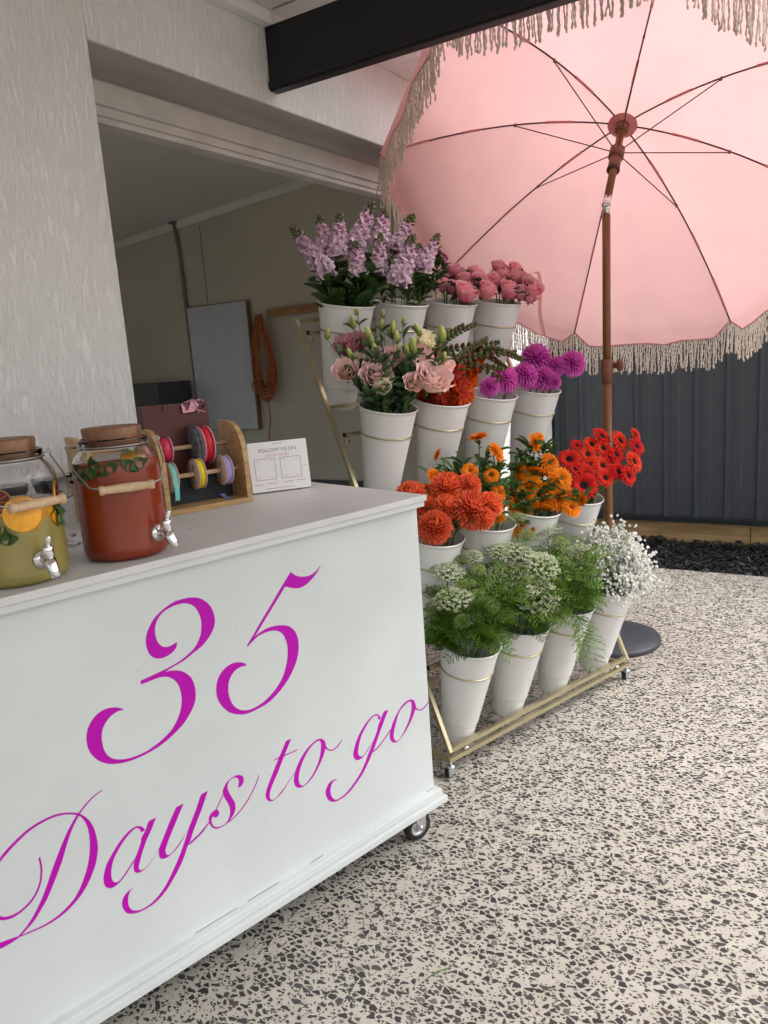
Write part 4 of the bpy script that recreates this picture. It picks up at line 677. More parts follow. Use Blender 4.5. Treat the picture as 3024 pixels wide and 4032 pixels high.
s_ = spool(-.137, .045, .095, .042, .016, 'ryel', 'kraft', 'yellow ribbon spool in the middle of the lower dowel'); s2 = spool(-.058, .045, .095, .042, .016, 'rpur', 'kraft', 'lilac ribbon spool at the right end of the lower dowel', [(.039, -.005), (.042, -.04), (.03, -.07), (.0, -.0795), (-.035, -.0795)])
for q in (s_, s2):
    for a, b, c, d in ((-.012, .014, .004, .026), (.002, -.03, .02, -.014)): ob('print_mark', bbox((-.0131 if q is s_ else -.0131, a, min(b, d)), (-.0127, a + .012, max(b, d)), 0, 'ink'), q)
spool(-.205, .10, .165, .036, .03, 'rpink', 'rrose', 'crimson ribbon roll in clear film on the upper dowel'); spool(-.118, .10, .165, .057, .006, 'rdark', 'rdark', 'grey floral ribbon roll on the upper dowel'); spool(-.088, .10, .165, .054, .024, 'rred', 'rrose', 'large red ribbon spool with pink sides on the upper dowel', [(.05, 0), (.052, -.05), (.047, -.1), (.045, -.12)])
for r0, z, mt, la in ((.058, .175, 'rsage', 'sage green ribbon loop leaning in the holder behind the red dispenser'), (.04, .142, 'rgrn', 'bright green ribbon loop on the shelf behind the red dispenser')):
    m = MB(); m.add([(.006 * s, r0 * math.cos(a), r0 * math.sin(a)) for a in [2 * math.pi * i / 32 for i in range(32)] for s in (-1, 1)], [(2 * i, 2 * i + 1, (2 * i + 3) % 64, (2 * i + 2) % 64) for i in range(32)])
    mt_ = (CM @ Matrix.Translation((-.30, .385, CZT)) @ Matrix.Rotation(R(-6.5), 4, 'Z')); o = ob('ribbon_loop', m.me('ribbon_loop', mt), None, mt_ @ V((-.30, .075, z if mt == 'rgrn' else .16)), (0, 0, R(60))); tag(o, la, 'ribbon')
# acrylic stand with card
SG = onc('card_stand', 'clear acrylic stand with a white card reading follow us on social media', 'sign', -.072, .412, R(-23.4)); tl_ = R(-9)
AC = ob('acrylic_sheet', bbox((-.182, -.003, 0), (0, .003, .150), .001, 'acryl'), SG, (0, 0, .002), (tl_, 0, 0))
ob('card', bbox((-.180, -.0042, .0015), (-.002, -.0034, .1485), 0, 'paper'), SG, (0, 0, .002), (tl_, 0, 0)); ob('foot', bbox((-.182, 0, -.001), (0, .05, .0018), .0006, 'acryl'), SG)
def text(s, x, z, size, mat, par, shear=0):
    c = bpy.data.curves.new('lettering', 'FONT'); c.body = s; c.size = size; c.align_x = 'CENTER'; c.shear = shear; o = bpy.data.objects.new('lettering', c); COL.objects.link(o)
    dg = bpy.context.evaluated_depsgraph_get(); me_ = bpy.data.meshes.new_from_object(o.evaluated_get(dg)); bpy.data.objects.remove(o); me_.materials.clear(); me_.materials.append(MT[mat])
    q = ob('lettering', me_, par); q.matrix_local = Matrix.Translation((0, 0, .002)) @ Matrix.Rotation(tl_, 4, 'X') @ Matrix.Translation((x, -.0046, z)) @ Matrix.Rotation(R(90), 4, 'X'); return q
text('FOLLOW US ON', -.092, .118, .0155, 'ink', SG); text('social media', -.095, .104, .0145, 'pinkink', SG, .4)
def plate(a, b, mat, name='print_mark'):
    o = ob(name, bbox((a[0], -.0045, a[1]), (b[0], -.0043, b[1]), 0, mat), SG, (0, 0, .002), (tl_, 0, 0)); return o
for x0 in (-.165, -.088):
    for a, b in (((0, 0), (.062, .0012)), ((0, .062), (.062, .0632)), ((0, .0014), (.0012, .0618)), ((.0608, .0014), (.062, .0618))): plate((x0 + a[0], .036 + a[1]), (x0 + b[0], .036 + b[1]), 'ink', 'panel_border')
    for a in (.006, .044):
        for z_ in (.006, .055): plate((x0 + a, .036 + z_), (x0 + a + .012, .0374 + z_), 'pinkink')
for i, x0 in enumerate((-.172, -.132, -.082, -.045)): plate((x0, .022 + .001 * i), (x0 + .028, .0245 + .001 * i), 'pinkink')
plate((-.14, .009), (-.05, .0102), 'ink'); plate((-.105, .1405), (-.075, .1417), 'ink'); plate((-.024, .068), (-.004, .0686), 'ink')
# behind the holder: gift bag, pouch, chair
t = onc('gift_bag', 'dark red gift bag standing behind the ribbon holder', 'bag', -.41, .545, R(-4))
ob('body', bbox((-.12, -.028, 0), (.075, .0, .285), .003, 'bagred'), t)
m = MB(); rg = random.Random(4)
for i in range(14): m.add([(.03 + rg.uniform(-.04, .045), -.03 + rg.uniform(-.008, .02), .27 + rg.uniform(-.02, .025)) for _ in range(4)], [(0, 1, 2, 3)])
ob('tissue', m.me('tissue', 'rrose'), t)
for y in (-.0285, .0005):
    m = MB(); m.add(*tube([(-.06, y, .27), (-.058, y, .285), (-.06 + .0, y, .29)], .0015, 5)); ob('handle', m.me('handle', 'rubber'), t)
t = onc('zip_pouch', 'black zip pouch lying behind the ribbon holder', 'pouch', -.42, .5, R(-4)); ob('body', bbox((-.14, -.03, 0), (.11, -.0295 + .028, .085), .012, 'navy', seg=3), t); ob('zip', bbox((-.12, -.0316, .06), (.09, -.0302, .063), 0, 'rubber'), t)
t = thing('office_chair', 'taupe upholstered chair just inside the garage behind the counter', 'chair', CM @ V((-.45, 1.0, 0)), R(70))
ob('backrest', bbox((-.24, -.02, .62), (.24, .05, 1.16), .06, 'taupe', seg=4), t); ob('seat', bbox((-.25, .06, .44), (.25, .52, .53), .04, 'taupe', seg=3), t)
m = MB(); m.add(*tube([(0, .29, .43), (0, .29, .08)], .025, 12)); ob('column', m.me('column', 'steel'), t)
m = MB(); m.add(*tube([(0, .29, .46), (0, .0, .47), (0, -.03, .6), (0, .0, .75)], .016, 8)); ob('back_bar', m.me('back_bar', 'rubber'), t)
for i in range(5):
    a = i * 2 * math.pi / 5; m = MB(); m.add(*tube([(0, .29, .09), (.27 * math.cos(a), .29 + .27 * math.sin(a), .045)], [.022, .015], 8)); lg = ob('leg', m.me('leg', 'rubber'), t); m = MB(); m.add(*tube([(.27 * math.cos(a) - .012, .29 + .27 * math.sin(a), .026), (.27 * math.cos(a) + .012, .29 + .27 * math.sin(a), .026)], .0255, 14)); ob('wheel', m.me('wheel', 'rubber'), lg)
# clippings on the paving
m = MB(); m.add(*tube([(0, 0, .003), (.03, .004, .004), (.06, -.002, .004), (.078, .006, .003)], [.0012, .0014, .0014, .001], 6)); o = ob('stem_clipping', m.me('stem_clipping', 'stem'), None, (-.80, 1.29, 0), (0, 0, R(60))); tag(o, 'short green stem clipping on the paving below the counter', 'clipping')
# ------------------------------------------------------------------ flowers: shared blooms
def lerpc(a, b, t): return tuple(a[i] + (b[i] - a[i]) * t for i in range(3))
def petal(mb, base, d, up, L, W, th0=0, bend=0, cup=.2, c0=(1, 1, 1), c1=(1, 1, 1), nl=3, ruf=0, tipw=.55, rr=random, nw=1):
    d = V(d).normalized(); up = V(up); up = (up - d * up.dot(d)); up = up.normalized() if up.length > 1e-6 else frame(d)[0]
    side_ = d.cross(up); p = V(base); v = []; c = []; th = th0
    js = [j / nw for j in range(-nw, nw + 1)]
    for i in range(nl + 1):
        t = i / nl; fw_ = d * math.cos(th) + up * math.sin(th); nn_ = up * math.cos(th) - d * math.sin(th)
        wd = W * (.3 + .7 * math.sin(min(1, t / tipw) * math.pi / 2)) * (1 if t <= tipw else math.sqrt(max(.06, 1 - ((t - tipw) / (1.02 - tipw)) ** 2)))
        for j in js:
            z = cup * wd * j * j + (rr.uniform(-ruf, ruf) * L * t if ruf else 0)
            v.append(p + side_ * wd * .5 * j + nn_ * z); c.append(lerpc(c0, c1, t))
        p = p + fw_ * (L / nl); th += bend / nl
    n = len(js); f = [(i * n + k, i * n + k + 1, (i + 1) * n + k + 1, (i + 1) * n + k) for i in range(nl) for k in range(n - 1)]
    mb.add(v, f, c)
GA = 2.39996
def pompom(seed, c0, c1, n=230, incurve=.9):
    """unit-radius pompom bloom facing +Z"""
    rr = random.Random(seed); mb = MB()
    v, f = lathe([(0, -.55), (.45, -.35), (.6, 0), (.5, .38), (.25, .55), (0, .6)], 12); mb.add(v, f, lerpc(c0, (0, 0, 0), .25))
    for i in range(n):
        t = (i + .5) / n; th = math.acos(1 - 1.72 * t) * 1.0; a = i * GA
        d = V((math.sin(th) * math.cos(a), math.sin(th) * math.sin(a), math.cos(th)))
        L = .52 * rr.uniform(.85, 1.12) * (.8 + .25 * t); W = .16 * rr.uniform(.8, 1.2)
        up = V((0, 0, 1)) - d * d.z if th > .2 else V((math.cos(a), math.sin(a), 0))
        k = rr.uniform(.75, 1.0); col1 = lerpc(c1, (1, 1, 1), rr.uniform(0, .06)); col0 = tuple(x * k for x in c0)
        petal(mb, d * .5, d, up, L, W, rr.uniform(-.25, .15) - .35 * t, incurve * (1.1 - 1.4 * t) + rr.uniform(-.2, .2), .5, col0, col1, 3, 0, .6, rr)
    return mb.me('bloom', 'petal')
def daisy(seed, rows, c0, c1, cc, n, L, W, r0, droop, domer, cen='petal', ctr2=None):
    rr = random.Random(seed); mb = MB()
    for q in range(rows):
        nn_ = n + rr.randint(-1, 1)
        for i in range(nn_):
            a = 2 * math.pi * (i + .5 * (q % 2)) / nn_ + rr.uniform(-.06, .06); d = V((math.cos(a), math.sin(a), 0)); k = rr.uniform(.86, 1.0)
            petal(mb, d * r0 * .8 + V((0, 0, .03 * q)), d, (0, 0, 1), L * (1 - .17 * q) * rr.uniform(.92, 1.06), W * rr.uniform(.9, 1.15), .12 + .16 * q + rr.uniform(-.08, .08), droop + rr.uniform(-.2, .2), .25, tuple(x * k for x in c0), tuple(x * k for x in c1), 3, .01, .7, rr)
    ctr = MB(); v, f = lathe([(r0, 0), (r0 * 1.02, .05 * domer + .02), (r0 * .8, .11 * domer), (r0 * .4, .10 * domer), (0, .08 * domer)], 16); ctr.add(v, f, cc)
    for i in range(60):
        t = math.sqrt((i + .5) / 60); a = i * GA; x, y = r0 * t * math.cos(a), r0 * t * math.sin(a); z = .1 * domer * (1 - .4 * t); s = r0 * .09
        c_ = lerpc(cc, ctr2 or cc, t) if ctr2 else lerpc(cc, (0, 0, 0), rr.uniform(0, .3)); ctr.add([(x - s, y, z), (x + s, y, z), (x, y + s, z), (x, y, z + s * 3)], [(0, 1, 3), (1, 2, 3), (2, 0, 3)], c_)
    return mb.me('petals', 'petal'), ctr.me('flower_centre', 'petal')
def rosemesh(seed, c0, c1, ruf=0, opn=1.0, np_=22, cedge=None):
    rr = random.Random(seed); mb = MB()
    for i in range(np_):
        t = i / (np_ - 1); a0 = i * GA + rr.uniform(-.15, .15); r = .10 + .60 * t ** .9 * opn; span = 1.25 - .25 * t; H = 1.25 - .28 * t + rr.uniform(-.04, .04); z0 = -.55
        v = []; c = []; NB, NAq = 6, 9
        for b in range(NB + 1):
            bb = b / NB
            for k in range(NAq + 1):
                s = 2 * k / NAq - 1; a = a0 + s * span * (.65 + .35 * bb)
                rad = r * (.25 + .75 * min(1, bb * 1.6) ** .6) + (.05 + .30 * t * opn) * max(0, bb - .62) ** 1.3 * 2.1 - .06 * (1 - t) * bb + .02 * s * s
                rad *= 1 + ruf * .09 * math.sin(7 * a + i) * bb * bb; z = z0 + H * bb * (1 - .20 * s * s * bb) - .26 * t * max(0, bb - .75) * opn + ruf * .09 * math.sin(11 * a + i * 2) * bb * bb
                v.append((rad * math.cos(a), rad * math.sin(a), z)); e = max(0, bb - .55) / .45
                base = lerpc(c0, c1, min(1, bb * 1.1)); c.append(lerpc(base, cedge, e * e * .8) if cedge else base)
        n = NAq + 1; mb.add(v, [(x * n + y, x * n + y + 1, (x + 1) * n + y + 1, (x + 1) * n + y) for x in range(NB) for y in range(NAq)], c)
    v, f = lathe([(0, -.7), (.12, -.68), (.2, -.55), (.16, -.45)], 10); mb.add(v, f, (.09, .15, .04))
    for i in range(5):
        a = 2 * math.pi * i / 5; d = V((math.cos(a), math.sin(a), 0)); petal(mb, d * .14 + V((0, 0, -.55)), d, (0, 0, 1), .6, .18, .6, -1.2, .2, (.09, .15, .04), (.11, .18, .05), 4)
    return mb.me('bloom', 'petal')
def leafmesh(L, W, c0, c1, bend=.5, n=6, cup=.35, tipw=.45, name='leaf'):
    mb = MB(); petal(mb, (0, 0, 0), (1, 0, 0), (0, 0, 1), L, W, .35, -bend, cup, c0, c1, n, .008, tipw, random.Random(1), 1); return mb.me(name, 'leaf')
def budmesh(c0, c1):
    mb = MB(); v = []; c = []; n = 10; P = [(0, 0), (.28, .1), (.42, .35), (.40, .65), (.28, .9), (.12, 1.0), (0, 1.02)]
    for i, (r, z) in enumerate(P):
        for k in range(n):
            a = 2 * math.pi * k / n + z * 1.4; q = 1 + .14 * math.cos(3 * (a - z * 1.4)); v.append((r * q * math.cos(a), r * q * math.sin(a), z)); c.append(lerpc(c0, c1, z))
    mb.add(v, [(i * n + k, i * n + (k + 1) % n, (i + 1) * n + (k + 1) % n, (i + 1) * n + k) for i in range(len(P) - 1) for k in range(n)], c)
    for i in range(4):
        a = i * 1.57; d = V((math.cos(a), math.sin(a), 0)); petal(mb, d * .15, (d.x, d.y, .5), (-d.x, -d.y, .5), .8, .12, 0, .6, .2, (.10, .17, .05), (.12, .2, .06), 3)
    return mb.me('bud', 'petal')
def blob(mb, p, r, col, st=1, d=(0, 0, 1), n=6):
    q = lookm(p, d); P = [(0, -1), (.7, -.6), (1, 0), (.7, .65), (0, 1)]; v, f = lathe([(a * r, b * r * st) for a, b in P], n); mb.add([q @ V(x) for x in v], f, col)
def floret(mb, p, d, s, c0, c1, rr, n=7):
    for i in range(n):
        a = 2 * math.pi * i / n + rr.uniform(-.3, .3); x, y = frame(V(d)); o = (x * math.cos(a) + y * math.sin(a)); k = rr.uniform(.8, 1.08); cc = tuple(min(1, q * k) for q in c1)
        petal(mb, p, V(d) * rr.uniform(.5, 1.1) + o, V(d) - o * .3, s * rr.uniform(.8, 1.15), s * rr.uniform(.8, 1.1), 0, -rr.uniform(.4, 1.3), -.2, c0, cc, 3, .06, .6, rr)
def stockspike(seed, n=40):
    """unit-length spike along +Z, unit half-width .25"""
    rr = random.Random(seed); mb = MB(); c0 = (.42, .22, .38)
    for i in range(n):
        t = i / n; a = i * GA; r = .15 * (1 - .62 * t ** 1.5); z = .0 + .80 * t; d = V((math.cos(a), math.sin(a), .35 - .5 * (1 - t))).normalized()
        c1 = lerpc((.95, .76, .86), (.88, .59, .73), min(1, max(0, t * 1.1 - .1 + rr.uniform(-.2, .2))))
        floret(mb, V((r * .55 * d.x, r * .55 * d.y, z)), d, .145 * (1 - .45 * t), c0, c1, rr, 8)
    for i in range(20):
        t = .74 + .26 * i / 20; a = i * GA; r = .085 * (1.08 - t) * 2.6; blob(mb, V((r * math.cos(a), r * math.sin(a), t * 1.03)), .028 * rr.uniform(.7, 1.2), rr.choice(((.16, .17, .07), (.24, .18, .16), (.13, .19, .06))), 1.5, (math.cos(a), math.sin(a), 1.2), 5)
    return mb.me('flower_spike', 'petal')
GRN = ((.022, .055, .014), (.045, .095, .022)); GRN2 = ((.05, .11, .02), (.10, .19, .04)); GRN3 = ((.05, .095, .04), (.095, .16, .07))
LF = {'stock': leafmesh(.085, .036, *GRN), 'small': leafmesh(.05, .012, *GRN, bend=.8), 'rose': leafmesh(.055, .036, (.035, .055, .025), (.07, .10, .05)), 'lisi': leafmesh(.06, .026, *GRN3, bend=.3), 'cal': leafmesh(.075, .021, (.035, .085, .018), (.075, .15, .035), bend=.9, tipw=.7), 'snap': leafmesh(.045, .010, *GRN)}
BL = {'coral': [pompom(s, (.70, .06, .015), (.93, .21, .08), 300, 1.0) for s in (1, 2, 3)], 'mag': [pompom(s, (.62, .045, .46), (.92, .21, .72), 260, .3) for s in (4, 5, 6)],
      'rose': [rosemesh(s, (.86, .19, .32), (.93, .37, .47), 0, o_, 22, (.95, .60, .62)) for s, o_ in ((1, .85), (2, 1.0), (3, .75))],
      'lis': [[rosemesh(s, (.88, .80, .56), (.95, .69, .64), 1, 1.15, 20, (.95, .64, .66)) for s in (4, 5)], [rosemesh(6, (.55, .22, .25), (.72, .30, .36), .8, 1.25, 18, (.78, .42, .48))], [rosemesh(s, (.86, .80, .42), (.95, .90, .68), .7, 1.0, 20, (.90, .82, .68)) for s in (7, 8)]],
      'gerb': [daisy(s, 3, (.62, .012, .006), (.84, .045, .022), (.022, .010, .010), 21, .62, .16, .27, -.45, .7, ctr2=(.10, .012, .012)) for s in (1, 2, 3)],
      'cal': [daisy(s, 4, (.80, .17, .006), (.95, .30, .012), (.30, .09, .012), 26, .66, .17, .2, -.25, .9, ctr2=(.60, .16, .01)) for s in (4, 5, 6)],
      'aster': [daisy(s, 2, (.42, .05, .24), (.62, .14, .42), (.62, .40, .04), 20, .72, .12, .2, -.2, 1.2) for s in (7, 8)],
      'bud': [budmesh((.24, .33, .06), (.58, .60, .22))], 'stock': [stockspike(s) for s in (1, 2, 3, 4)]}
TONE = random.Random(77)
RZ = R(72.27)
def start(tier, i, rr, hx=None):
    """a point inside bucket (tier, i), local to the stand, with the stem leaning to its head"""
    y, z = RIM[tier]; c = V((US[i], y, z)) - PAX * .12
    d = V((0, 0, 0))
    if hx is not None:
        d = V((hx.x - US[i], hx.y - y, 0)); d = d * min(1, .055 / max(d.length, 1e-4))
    return c + d + V((rr.uniform(-.012, .012), rr.uniform(-.012, .012), 0))
def rimpt(tier, i, s, head):
    y, z = RIM[tier]; c = V((US[i], y, z)); d = V((head.x - c.x, head.y - c.y, 0)); d = d * min(1, .07 / max(d.length, 1e-4)); return c + d
def flower(name, label, group, tier, i, head, face, rr, stemr=.0022, cat='flower'):
    s = start(tier, i, rr, head); t = thing(name, label, cat, RKM @ s, RZ, group); h = head - s; face = V(face).normalized()
    rp = rimpt(tier, i, s, head) - s
    if head.z > RIM[tier][1] + .03: pts = cr([(0, 0, 0), tuple(rp), tuple(rp.lerp(h, .6) + V((0, 0, .008))), tuple(h - face * .015)], 5)
    else: pts = cr([(0, 0, 0), tuple(rp + V((0, 0, .02))), tuple(h - face * .015)], 5)
    m = MB(); m.add(*tube(pts, stemr, 5)); ob('stem', m.me('stem', 'stem'), t)
    return t, h, face, pts
def facing(tier, i, head, rr, out=.6, base=(-.28, -.62, .55), j=.25):
    d = V((head.x - US[i], head.y - RIM[tier][0], (head.z - RIM[tier][1]) * .5)) * (out / .12) * .5; return (d + V(base) + V((rr.uniform(-j, j), rr.uniform(-j, j), rr.uniform(-j, j) * .7))).normalized()
def leaf(t, pos, d, kind, scl, rr):
    q = Matrix.Translation(pos) @ V((d[0], d[1], d[2])).to_track_quat('X', 'Z').to_matrix().to_4x4() @ Matrix.Rotation(rr.uniform(-.5, .5), 4, 'X') @ Matrix.Scale(scl, 4); ob('leaf', LF[kind], t, mat=q)
rg = random.Random(42)
# top row ---------------------------------------------------------
for q in STOCK:
    b, tp, dia = V(q[:3]), V(q[3:6]), q[6]; i = 0 if b.x < .36 else 1
    t, h, fc, pts = flower('stock_flower', 'lilac stock flower spike with dark leaves in the top row bucket nearest the counter', 'lilac stock in the top row', 4, 0, b, tp - b, rg, .0035)
    L = (tp - b).length * 1.05; mt_ = lookm(h - fc * .01, fc, 1, rg.uniform(0, 6)) @ Matrix.Diagonal((dia / .325, dia / .325, L * 1.08, 1)); ob('flower_spike', BL['stock'][rg.randrange(4)], t, mat=mt_)
    for k in range(15):
        p = V(pts[rg.randrange(3, 10)]); a = rg.uniform(0, 6.28); leaf(t, p, (math.cos(a), math.sin(a) - .3, rg.uniform(.2, 1.1)), 'stock', rg.uniform(.8, 1.25), rg)
for q in ASTER:
    hd = V(q[:3]); fd = facing(4, 1, hd, rg, .8, (.35, -.3, .35)); t, h, fc, pts = flower('aster', 'small magenta aster with fine green leaves in the top row, second bucket', 'magenta asters', 4, 1, hd, fd, rg, .0016)
    pm, cmn = BL['aster'][rg.randrange(2)]; s = q[3] * .62; ob('petals', pm, t, mat=lookm(h, fc, s)); ob('flower_centre', cmn, t, mat=lookm(h, fc, s))
    for k in range(12):
        p = V(pts[rg.randrange(4, len(pts))]); a = rg.uniform(0, 6.28); leaf(t, p, (math.cos(a), math.sin(a), rg.uniform(.2, 1.2)), 'small', rg.uniform(.7, 1.3), rg)
for k in range(16):
    hd = V((US[1] + rg.uniform(-.09, .10), RIM[4][0] + rg.uniform(-.10, .06), RIM[4][1] + rg.uniform(.04, .15)))
    t, h, fc, pts = flower('aster_shoot', 'leafy green aster shoot without bloom in the top row, second bucket', 'green aster shoots', 4, 1, hd, (rg.uniform(-.4, .6), -.2, 1), rg, .0015, 'shoot')
    for j in range(13): p = V(pts[rg.randrange(5, len(pts))]); a = rg.uniform(0, 6.28); leaf(t, p, (math.cos(a), math.sin(a), rg.uniform(.2, 1.4)), 'small', rg.uniform(.7, 1.2), rg)
for i, data, lab in ((2, ROSE3, 'pink rose in the top row bucket beside the asters'), (3, ROSE4, 'pink rose in the top row bucket at the umbrella end')):
    for q in data:
        hd = V(q[:3]); fd = facing(4, i, hd, rg, .5, (-.2, -.42, .75)); t, h, fc, pts = flower('rose', lab, 'pink roses in ' + ('the third bucket' if i == 2 else 'the last bucket'), 4, i, hd, fd, rg, .003)
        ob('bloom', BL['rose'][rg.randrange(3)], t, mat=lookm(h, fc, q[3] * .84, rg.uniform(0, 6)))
        for j in range(6): p = V(pts[rg.randrange(7, len(pts) - 1)]); a = rg.uniform(0, 6.28); leaf(t, p, (math.cos(a), math.sin(a) - .3, rg.uniform(-.5, .5)), 'rose', rg.uniform(.7, 1.1), rg)
# third row ---------------------------------------------------------
LN = ('pale pink ruffled lisianthus bloom in the third row bucket nearest the counter', 'deep pink open lisianthus leaning left in the third row bucket nearest the counter', 'cream lisianthus bloom in the third row bucket nearest the counter')
for q in LISI:
    hd = V(q[:3]); fd = facing(3, 0, hd, rg, .5, (-.4, -.6, .45)); t, h, fc, pts = flower('lisianthus', LN[q[4]], 'lisianthus, ' + ('pink', 'deep pink', 'cream')[q[4]], 3, 0, hd, fd, rg, .0022)
    st_ = BL['lis'][q[4]]; ob('bloom', st_[rg.randrange(len(st_))], t, mat=lookm(h, fc, (q[3] * .74 if q[3] < .1 else q[3] * .60), rg.uniform(0, 6)))
    for j in range(9): p = V(pts[rg.randrange(5, len(pts) - 1)]); a = rg.uniform(0, 6.28); leaf(t, p, (math.cos(a), math.sin(a) - .3, rg.uniform(.0, 1)), 'lisi', rg.uniform(.7, 1.2), rg)
for q in LBUD:
    hd = V(q[:3]); fd = V((rg.uniform(-.4, .3), rg.uniform(-.3, .2), 1)); t, h, fc, pts = flower('lisianthus_bud', 'yellow green lisianthus bud on a thin stem above the pink blooms', 'lisianthus buds', 3, 0, hd, fd, rg, .0016, 'bud')
    ob('bud', BL['bud'][0], t, mat=lookm(h - fc * q[3] * .6, fc, q[3], rg.uniform(0, 6)) @ Matrix.Diagonal((.72, .72, 1.35, 1)))
    for j in range(5): p = V(pts[rg.randrange(4, len(pts) - 1)]); a = rg.uniform(0, 6.28); leaf(t, p, (math.cos(a), math.sin(a) - .2, rg.uniform(.2, 1)), 'lisi', rg.uniform(.5, .95), rg)
for k in range(20):
    a = rg.uniform(0, 6.28); rd = rg.uniform(.02, .13); hd = V((US[0] + rd * math.cos(a) + .015, RIM[3][0] + rd * math.sin(a) * .8, RIM[3][1] + rg.uniform(.04, .19)))
    t, h, fc, pts = flower('lisianthus_shoot', 'leafy grey green lisianthus shoot between the pale blooms', 'lisianthus shoots', 3, 0, hd, (rg.uniform(-.3, .3), -.2, 1), rg, .0016, 'shoot')
    for j in range(13): p = V(pts[rg.randrange(4, len(pts))]); b = rg.uniform(0, 6.28); leaf(t, p, (math.cos(b), math.sin(b) - .2, rg.uniform(.1, 1.3)), 'lisi', rg.uniform(.6, 1.15), rg)
for q in SNAP + [(.53, .17, 1.30, 0), (.57, .21, 1.33, 0), (.50, .14, 1.33, 0)]:      # arching spikes: open red florets below, tight green buds to the tip
    tip = V(q[:3]); rr = rg; s = start(3, 1, rr, tip); t = thing('snapdragon', 'red snapdragon spike with green budded tip', 'flower', RKM @ s, RZ, 'red snapdragons')
    mid = V((US[1] + rr.uniform(-.05, .12), RIM[3][0] + rr.uniform(-.15, .05), 1.345 + rr.uniform(0, .09) + max(0, tip.z - 1.45) * .5)); rp = rimpt(3, 1, s, mid); pts = cr([(0, 0, 0), tuple(rp - s), tuple(mid - s), tuple(tip - s)], 12)
    m = MB(); m.add(*tube(pts, [.003 - .0018 * k / len(pts) for k in range(len(pts))], 5)); ob('stem', m.me('stem', 'stem'), t); fl = MB(); bd = MB(); n = len(pts)
    warm = 1 if tip.z < 1.40 else .15
    for k in range(12, n):
        tt = k / (n - 1); p = V(pts[k]); dr = (V(pts[min(k + 1, n - 1)]) - V(pts[k - 1])).normalized(); x, y = frame(dr)
        for j in range(3 if tt < .60 else 5):
            a = k * 2.1 + j * 2.1 + rr.uniform(-.3, .3); o_ = x * math.cos(a) + y * math.sin(a)
            if tt < .60:
                c1 = lerpc((.45, .015, .04), (.85, .12, .015), min(1, warm * .85 + rr.uniform(0, .3))); floret(fl, p + o_ * .010, o_ + V((0, -.2, -.15)), .040 * (1.1 - .45 * tt), lerpc(c1, (0, 0, 0), .45), c1, rr, 6)
            else: blob(bd, p + o_ * (.016 * (1.25 - tt)), .0118 * (1.5 - tt), rr.choice(((.11, .14, .05), (.15, .16, .075), (.20, .09, .06))), 1.35, o_ + dr * .8, 5)
    ob('florets', fl.me('florets', 'petal'), t); ob('buds', bd.me('buds', 'petal'), t)
    for j in range(34): p = V(pts[rr.randrange(8, 24)]); a = rr.uniform(0, 6.28); leaf(t, p, (math.cos(a), math.sin(a) - .4, rr.uniform(-.1, .8)), 'snap', rr.uniform(.7, 1.3), rr)
for i, data, lab in ((2, MUM3, 'magenta pompom chrysanthemum in the third row bucket beside the snapdragons'), (3, MUM4, 'magenta pompom chrysanthemum in the third row bucket at the fence end')):
    for q in data:
        hd = V(q[:3]); fd = facing(3, i, hd, rg, .8, (-.1, -.35, .7)); t, h, fc, pts = flower('pompom_flower', lab, 'magenta pompoms, ' + ('third' if i == 2 else 'last') + ' bucket', 3, i, hd, fd, rg, .003)
        ob('bloom', BL['mag'][rg.randrange(3)], t, mat=lookm(h, fc, q[3] * .62, rg.uniform(0, 6)))
        for j in range(3): p = V(pts[rg.randrange(6, len(pts) - 1)]); a = rg.uniform(0, 6.28); leaf(t, p, (math.cos(a), math.sin(a), .3), 'lisi', .8, rg)
# second row ---------------------------------------------------------
for q in CORAL:
    hd = V(q[:3]); fd = facing(2, 0, hd, rg, .9, (-.25, -.5, .5)); t, h, fc, pts = flower('pompom_flower', 'coral orange pompom chrysanthemum beside the counter corner', 'coral pompoms', 2, 0, hd, fd, rg, .0032)
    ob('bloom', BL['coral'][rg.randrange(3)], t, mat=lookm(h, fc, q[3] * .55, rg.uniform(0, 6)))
    for j in range(2): p = V(pts[rg.randrange(6, len(pts) - 1)]); a = rg.uniform(0, 6.28); leaf(t, p, (math.cos(a), math.sin(a), .1), 'lisi', .9, rg)
for i, data, lab in ((1, CAL1, 'orange calendula bloom in the second row bucket beside the coral pompoms'), (2, CAL2, 'orange calendula bloom in the second row bucket beside the red gerberas')):
    for q in data:
        hd = V(q[:3]); k = int(q[4]); bs = ((-.45, -.7, .45), (-.1, -.2, 1), (.1, -.9, .3), (-.9, .15, .35), (.4, .3, .55))[k]; fd = facing(2, i, hd, rg, .25, bs, .22)
        t, h, fc, pts = flower('calendula', lab, 'orange calendula, ' + ('second' if i == 1 else 'third') + ' bucket', 2, i, hd, fd, rg, .0022)
        pm, cmn = BL['cal'][rg.randrange(3)]; s = q[3] * .80; ob('petals', pm, t, mat=lookm(h, fc, s, rg.uniform(0, 6))); ob('flower_centre', cmn, t, mat=lookm(h, fc, s))
        for j in range(7): p = V(pts[rg.randrange(5, len(pts))]); a = rg.uniform(0, 6.28); leaf(t, p, (math.cos(a), math.sin(a), rg.uniform(-.1, 1.1)), 'cal', rg.uniform(.6, 1.1), rg)
